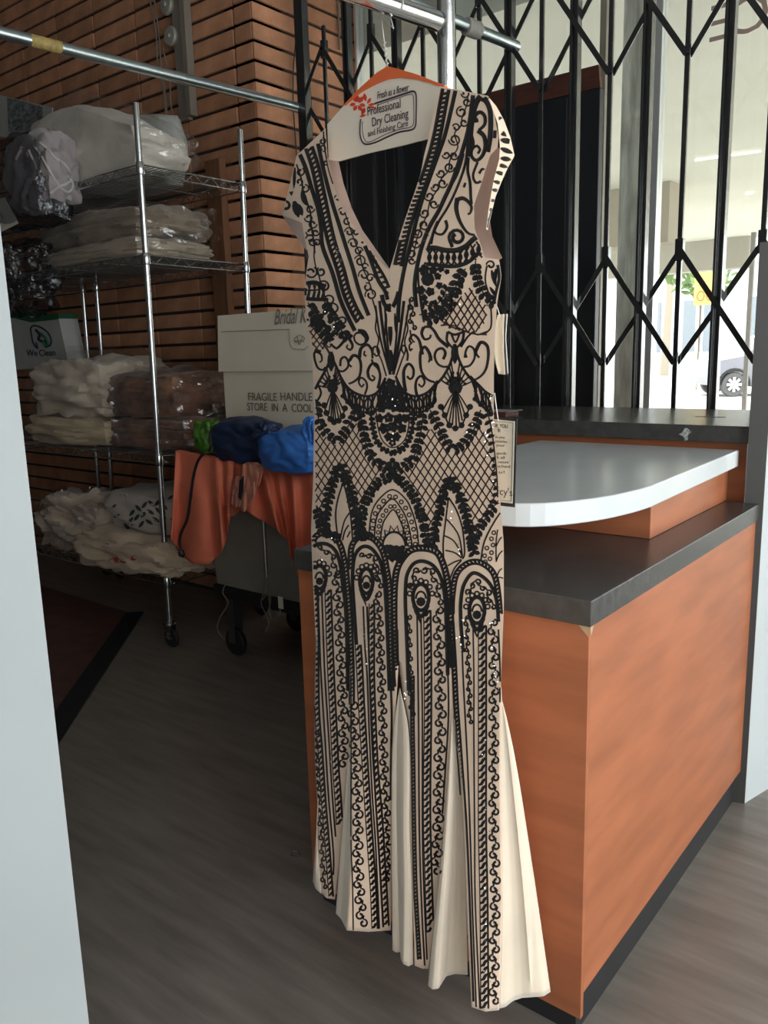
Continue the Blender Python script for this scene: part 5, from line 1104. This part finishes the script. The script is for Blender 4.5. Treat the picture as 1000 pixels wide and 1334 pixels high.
# ---- the four tall arches of the skirt
def arch(outer, outw, inner, eye, rx, ry, vine_in):
    B().braid(outer, outw, 5, 2.1, 2.0).done('arch_braid')
    b = B(); b.stroke(inner, 4.4)
    for s_, am, pi_ in vine_in: b.vine(s_, am, pi_, 1.8)
    b.done('arch_motif')
    ex, ey = eye; m = B(); m.stroke([(ex + rx * math.cos(a), ey + ry * math.sin(a)) for a in (2 * math.pi * k / 24 for k in range(25))], 4.5, sm=False)
    m.stroke([(ex + rx * 0.62 * math.cos(a), ey + 2 + ry * 0.55 * math.sin(a)) for a in (math.pi * (1 + k / 12) for k in range(13))], 2.4, sm=False).dot(ex, ey + ry * 0.35, rx * 0.6)
    for k in range(7):
        a = math.pi * (1 + (k + 0.5) / 7); m.ringo(ex + (rx + 4.5) * math.cos(a), ey + (ry + 4.5) * math.sin(a), 3, 2)
    m.stroke([(ex - rx * 0.9, ey + ry * 0.6), (ex, ey + ry * 1.5), (ex + rx * 0.9, ey + ry * 0.6)], 4.5).stroke([(ex - rx * 0.7, ey + ry * 1.0), (ex, ey + ry * 2.0), (ex + rx * 0.7, ey + ry * 1.0)], 4, sm=False).done('eye_medallion')
arch("408,706 411,699 421,694 434,698 443,710 449,733 452,760 455,800 457,845 458,880 458,918", 8, "405,716 413,709 426,709 437,718 443,736 446,760 450,792 452,845 453,900", (416, 752), 8.5, 15, [("412,716 424,716 434,730 438,752", 4.5, 9)])
arch("457,742 457,716 463,703 472,699 486,702 498,718 504,744 507,768 508,800 509,850 512,895", 8, "464,840 461,792 459,760 460,734 464,720 473,712 484,715 494,729 499,749 502,776 505,840 507,900", (477, 757), 8.5, 16, [("470,728 476,722 486,726 492,744 494,768", 4.5, 9)])
arch("515,900 514,850 513,800 514,760 519,736 533,718 550,714 568,719 577,735 583,760 586,792 588,830 590,870", 9, "532,900 530,840 528,792 528,768 530,749 538,735 550,731 564,737 574,753 579,776 581,810 583,880", (548, 778), 10.5, 17, [("536,768 538,750 550,742 562,746 570,766 572,790", 5, 10)])
arch("588,800 589,776 594,749 607,735 622,732 637,740 645,753 649,776 651,800", 8, "603,850 600,810 600,784 604,762 615,747 628,751 640,764 647,784 649,810", (621, 795), 10, 17, [("610,776 614,762 624,760 636,774 642,796", 4.5, 9)])
# ---- vertical stripes
def stripes(kind, path, *a, **k):
    b = B(); getattr(b, kind)(path, *a, **k); b.done({'rope': 'rope_stripe', 'vine': 'scroll_vine', 'braid': 'braid_band', 'stroke': 'beaded_line'}[kind])
# first gore
stripes('rope', "410,770 412,820 412,870 413,930 417,980 421,1040 426,1100 431,1168", 5.5, 7, 2.0)
stripes('stroke', "414,772 416,830 418,880 423,960 428,1040 434,1110 434,1140", 2)
stripes('stroke', "419,772 421,830 423,880 428,960 433,1040 437,1090", 2)
stripes('rope', "427,768 429,830 431,880 434,940 437,1000 440,1040 442,1075", 8, 8, 2.6)
stripes('vine', "438,744 441,800 444,860 446,910 447,960 448,1000", 6, 9.5, 1.9)
stripes('vine', "411,950 412,990 415,1040 419,1090 422,1160", 3.8, 9, 1.7)
# second gore
stripes('rope', "466,840 468,870 470,910 473,960 478,1040 482,1100 486,1160 488,1210", 7.5, 8, 2.6)
stripes('stroke', "473,790 475,840 478,880 481,960 485,1040 489,1100 494,1210", 2)
stripes('stroke', "478,790 480,840 482,900 485,960 489,1040 494,1120 499,1208", 2.4)
stripes('rope', "484,786 484,830 484,880 486,940 489,1000 494,1060 498,1120 503,1206", 6.5, 8, 2.4)
stripes('vine', "491,770 494,820 496,870 498,920 499,970 501,1020 504,1080 506,1150", 5.2, 9.5, 1.9)
stripes('vine', "459,915 461,960 464,1010 466,1060 466,1110 468,1160 472,1208", 6.5, 10, 1.9)
stripes('stroke', "457,880 457,960 457,1040 457,1100 459,1150 460,1212", 1.6)
stripes('stroke', "508,880 510,930 509,1000 509,1100", 2.6)
# third gore
stripes('vine', "532,800 533,850 535,900 537,935", 3.6, 8.5, 1.8)
stripes('braid', "537,880 537,940 538,1000 539,1080 541,1160 546,1250", 6, 5, 2.2, 2.4)
stripes('stroke', "543,800 544,860 545,940 546,1080 549,1180 553,1258", 2)
stripes('stroke', "548,800 549,860 550,940 550,1080 552,1160 556,1250", 1.8)
stripes('rope', "556,795 557,860 557,940 556,1010 556,1080 558,1150 560,1215", 9, 8.5, 2.8)
stripes('vine', "570,790 572,840 573,890 574,940 572,990 571,1040 570,1090 567,1140", 6.8, 11, 2)
stripes('stroke', "583,870 584,930 580,1000 576,1060", 2)
# fourth gore
stripes('braid', "588,810 591,860 594,920 599,990 604,1060 607,1120 610,1200 614,1305", 7.5, 5.5, 2.4, 2.4)
stripes('braid', "514,820 515,860 517,890", 9, 5, 2.4, 2.4)
stripes('vine', "607,800 609,850 611,900 612,945", 3.2, 8.5, 1.8)
stripes('stroke', "601,820 603,880 606,940 609,1000 612,1080 615,1180 620,1312", 2)
stripes('stroke', "616,820 617,880 617,960 618,1080 619,1180 625,1314", 1.8)
stripes('rope', "628,815 628,880 628,960 628,1080 630,1180 631,1314", 10, 9, 3)
stripes('vine', "641,806 643,850 643,900 643,960 643,1020 643,1080 645,1150 644,1230 643,1310", 6.2, 11, 2)
stripes('stroke', "649,820 651,870 651,915", 2)
# ---- sequins
sq = MB(); random.seed(21)
def sequins(x0, y0, x1, y1, n):
    for k in range(n):
        t = random.random(); x = x0 + (x1 - x0) * t + random.gauss(0, 2.2); y = y0 + (y1 - y0) * t + random.gauss(0, 2.2); c = cast(x, y, 0.0026)
        if c is None: continue
        a = Vector((random.uniform(-1, 1), random.uniform(-1, 1), random.uniform(-1, 1))).normalized() * 0.0011; b_ = (-CF + a * 400).normalized().cross(a).normalized() * 0.0011
        n0 = len(sq.v); sq.v += [c + a, c + b_, c - a, c - b_]; sq.f += [(n0, n0 + 1, n0 + 2, n0 + 3)]
for q in ((430, 300, 445, 345, 24), (473, 820, 480, 880, 26), (524, 880, 528, 915, 12), (556, 300, 552, 350, 8), (600, 800, 602, 860, 14), (640, 800, 648, 900, 30), (632, 560, 646, 640, 26), (560, 370, 600, 400, 18), (420, 400, 440, 440, 18), (500, 540, 520, 580, 16), (560, 1000, 556, 1200, 20), (632, 960, 634, 1280, 36), (580, 660, 600, 720, 10), (436, 700, 420, 730, 12), (640, 500, 642, 560, 16), (505, 500, 515, 530, 10), (620, 540, 600, 580, 10), (428, 960, 436, 1040, 8)): sequins(*q)
so = sq.build('sequins', mat('sequin', (0.95, 0.93, 0.92), 0.12, 1.0), dress); so['kind'] = 'stuff'

# ================================================================== hanger with paper cover
hg = thing('hanger', (-0.88, 1.13, 1.55), 'wire hanger with a printed white and orange paper cover inside the gown', 'hanger')
HW = mat('white_hanger_paper', (0.86, 0.76, 0.64), 0.6, var=0.03, vscale=10)
def hp(x, y, w=0.012): return on_d(x, y, w)
cov = P("505,88 490,97 470,115 448,137 426,162 428,208 440,210 480,199 520,190 566,178 575,140 578,113 560,106 540,99 520,92")
MB().prism([hp(x, y) for x, y in cov], DN * 0.004).build('paper_cover', HW, hg)
ORP = mat('orange_hanger_paper', (0.80, 0.16, 0.05), 0.6)
MB().prism([hp(x, y, 0.010) for x, y in P("504,86 490,95 470,113 447,137 450,137 470,120 490,109 505,103 520,101 540,103 560,108 579,115 578,111 560,104 540,96 520,90")], DN * 0.0075).build('orange_band', ORP, hg)
wr_ = MB(); hk = [hp(505, 90, 0.014), hp(503, 76, 0.014), hp(501, 64, 0.014), hp(500, 52, 0.014), hp(498, 36, 0.013), hp(497, 22, 0.012)]
cx_ = ea + dv * 0 if False else None
hr = on_d(497, 4, 0.0); hk2 = []
rc_ = 0.0172; ctr = None
axis = Vector((eb.x - ea.x, eb.y - ea.y, 0)).normalized(); tq = (hk[-1] - ea).dot(axis); ctr = ea + axis * tq; ctr.z = 1.845; sdv = DU
for k in range(11):
    a = math.pi * (1.25 - 1.4 * k / 10); hk2.append(ctr + sdv * (rc_ * math.cos(a)) + Vector((0, 0, rc_ * math.sin(a))))
wr_.tube(hk + [ctr - sdv * 0.006 - Vector((0, 0, 0.03))] + hk2, 0.0011, 6)
tw_ = []
for k in range(40):
    t = k / 39; p0 = hk[0].lerp(hk[3], t); a = k * 0.9; tw_.append(p0 + DU * (0.0024 * math.cos(a)) + DN * (0.0024 * math.sin(a)))
wr_.tube(tw_, 0.0010, 5); wr_.build('wire_hook', mat('white_wire', (0.66, 0.64, 0.60), 0.35, 0.6), hg, True)
PU = mat('hanger_ink_purple', (0.055, 0.025, 0.055), 0.6); RED = mat('hanger_ink_red', (0.72, 0.07, 0.03), 0.6)
def hl(pts, w, m, nm, cl=False):
    pts = P(pts) if isinstance(pts, str) else pts; pts = smooth_path(pts, 2)
    mb = MB(); mb.tube([hp(x, y, 0.0115) for x, y in pts], w, 6); return mb.build(nm, m, hg, True)
hl("488,135 500,131 515,126 530,121 538,119 542,124 542,150 541,164 536,169 520,172 505,178 490,185 478,188 472,185 469,176 469,162 470,155", 0.0014, PU, 'printed_frame')
hl("491,137 505,132 520,127 533,123 538,125 539,150 538,162 533,166 518,169 500,176 486,183 478,185 474,180 472,170 472,158", 0.0006, PU, 'printed_frame')
tu = Vector((0, 0, 1))
def htext(body, x0, y0, x1, y1, size, m, shear=0.0):
    a = hp(x0, y0, 0.0098); b = hp(x1, y1, 0.0098); text('hanger_lettering', body, size, a, b - a, tu, m, hg, shear=shear, fit=(b - a).length, ext=0.0002)
htext('Fresh as a flower', 491, 129, 532, 118, 0.016, PU, 0.15)
htext('Professional', 478, 151, 521, 140, 0.020, PU)
htext('Dry Cleaning', 484, 165, 531, 153, 0.020, PU)
htext('and Finishing Care', 479, 178, 531, 164, 0.014, PU)
rs_ = MB()
for x, y, l_, w_, a in ((466, 133, 9, 5, -2.4), (466, 133, 10, 5, -1.7), (467, 134, 10, 6, -1.0), (468, 136, 8, 5, 0.2), (466, 137, 9, 5, 1.0), (464, 137, 8, 5, 2.0), (463, 135, 8, 5, 2.9), (476, 132, 11, 5, -1.75), (478, 135, 9, 4, -1.0), (479, 137, 10, 3.4, -0.2), (478, 139, 12, 3, 0.1), (471, 150, 11, 5, -1.2), (468, 152, 9, 3.4, -0.3), (474, 146, 6, 3, -2.2)):
    ps = []
    for k in range(7):
        t = k / 6; h_ = w_ / 2 * math.sin(math.pi * t)
        ps.append((x + l_ * t * math.cos(a) - h_ * math.sin(a), y + l_ * t * math.sin(a) + h_ * math.cos(a)))
    for k in range(5, 0, -1):
        t = k / 6; h_ = -w_ / 2 * math.sin(math.pi * t)
        ps.append((x + l_ * t * math.cos(a) - h_ * math.sin(a), y + l_ * t * math.sin(a) + h_ * math.cos(a)))
    rs_.prism([hp(px, py, 0.0112) for px, py in ps], DN * 0.0006)
rs_.build('printed_rose', RED, hg)

# ================================================================== tags on the gown
def tp_(x, y, w=0.0): return on_d(x, y, -0.012 + w)
tg = thing('price_tag', tp_(652, 450), 'blank curled white price tag at the right side of the gown waist', 'tag', 'tags on the gown')
CW = mat('tag_card', (0.72, 0.66, 0.55), 0.6)
def curved(nm, A_, B_, off, m, par):
    SA = smooth_rows(P(A_), 16); SB = smooth_rows(P(B_), 16); mb = MB()
    mb.grid([[tp_(a[0] + (b[0] - a[0]) * i / 6, a[1] + (b[1] - a[1]) * i / 6, off + 0.004 * math.sin(i / 6 * math.pi)) for i in range(7)] for a, b in zip(SA, SB)])
    o = mb.build(nm, m, par, True); md = o.modifiers.new('thickness', 'SOLIDIFY'); md.thickness = 0.0012; return o
curved('tag_card', "648,410 644,424 643,440 643,456 645,472 649,487", "657,409 656,424 656,440 656,456 657,472 658,488", 0.0, CW, tg)
curved('back_card', "655,410 655,424 655,440 655,456 656,472 657,487", "661,409 660,424 659,440 660,456 661,472 662,487", 0.004, PAPER, tg)
curved('card_edge', "657,409 657,424 656,440 657,456 658,472 659,488", "658,409 658,424 657.4,440 658,456 659,472 660,488", 0.001, INK, tg)
MB().tube([tp_(x, y, -0.002) for x, y in smooth_path(P("644,392 648,402 651,412"), 2)], 0.0007, 5).build('tag_string', mat('clear_string', (0.7, 0.7, 0.7), 0.4), tg)
tk = thing('thank_you_tag', tp_(657, 605), 'printed thank you tag with a black border hanging at the gown hip', 'tag', 'tags on the gown')
MB().prism([tp_(x, y, 0.003) for x, y in P("632,541 673,546 670,661 636,657")], DN * 0.0012).build('black_backing', mat('tag_black', (0.012, 0.011, 0.011), 0.5), tk)
MB().prism([tp_(x, y, 0.0015) for x, y in P("633,545 670,549 667,656 634,652")], DN * 0.001).build('tag_card', CW, tk)
fr = [tp_(x, y, 0.0008) for x, y in P("634,547.5 668,551 665.5,653 636,650")]; MB().tube(fr + [fr[0]], 0.0004, 4).build('printed_frame', INK, tk)
def ttext(body, x0, y0, x1, y1, size, m=INK):
    a = tp_(x0, y0, 0.0008); b = tp_(x1, y1, 0.0008); text('tag_lettering', body, size, a, b - a, tu, m, tk, fit=(b - a).length, ext=0.0001)
ttext('THANK YOU', 632, 555.5, 661, 558, 0.0085)
ttext('*', 647.5, 567, 651.5, 567.5, 0.016)
GI = mat('tag_ink', (0.10, 0.085, 0.07), 0.6)
for body, x1_, y in (('when you', 657, 571.5), ('accessories', 660, 577), ('for your', 657, 582), ('All goods', 659, 592.5), ('with all', 657, 598), ('your return', 662, 604), ('attached', 664, 609.5), ('you!', 657, 617)):
    ttext(body, 638, y - 1, x1_, y, 0.0062, GI)
ttext("macy's", 636, 643, 666.5, 646.5, 0.017, GI)
MB().tube([tp_(x, y, -0.003) for x, y in smooth_path(P("644,512 646,528 649,549"), 3)], 0.0007, 5).build('tag_string', mat('clear_string', (0.7, 0.7, 0.7), 0.4), tk)
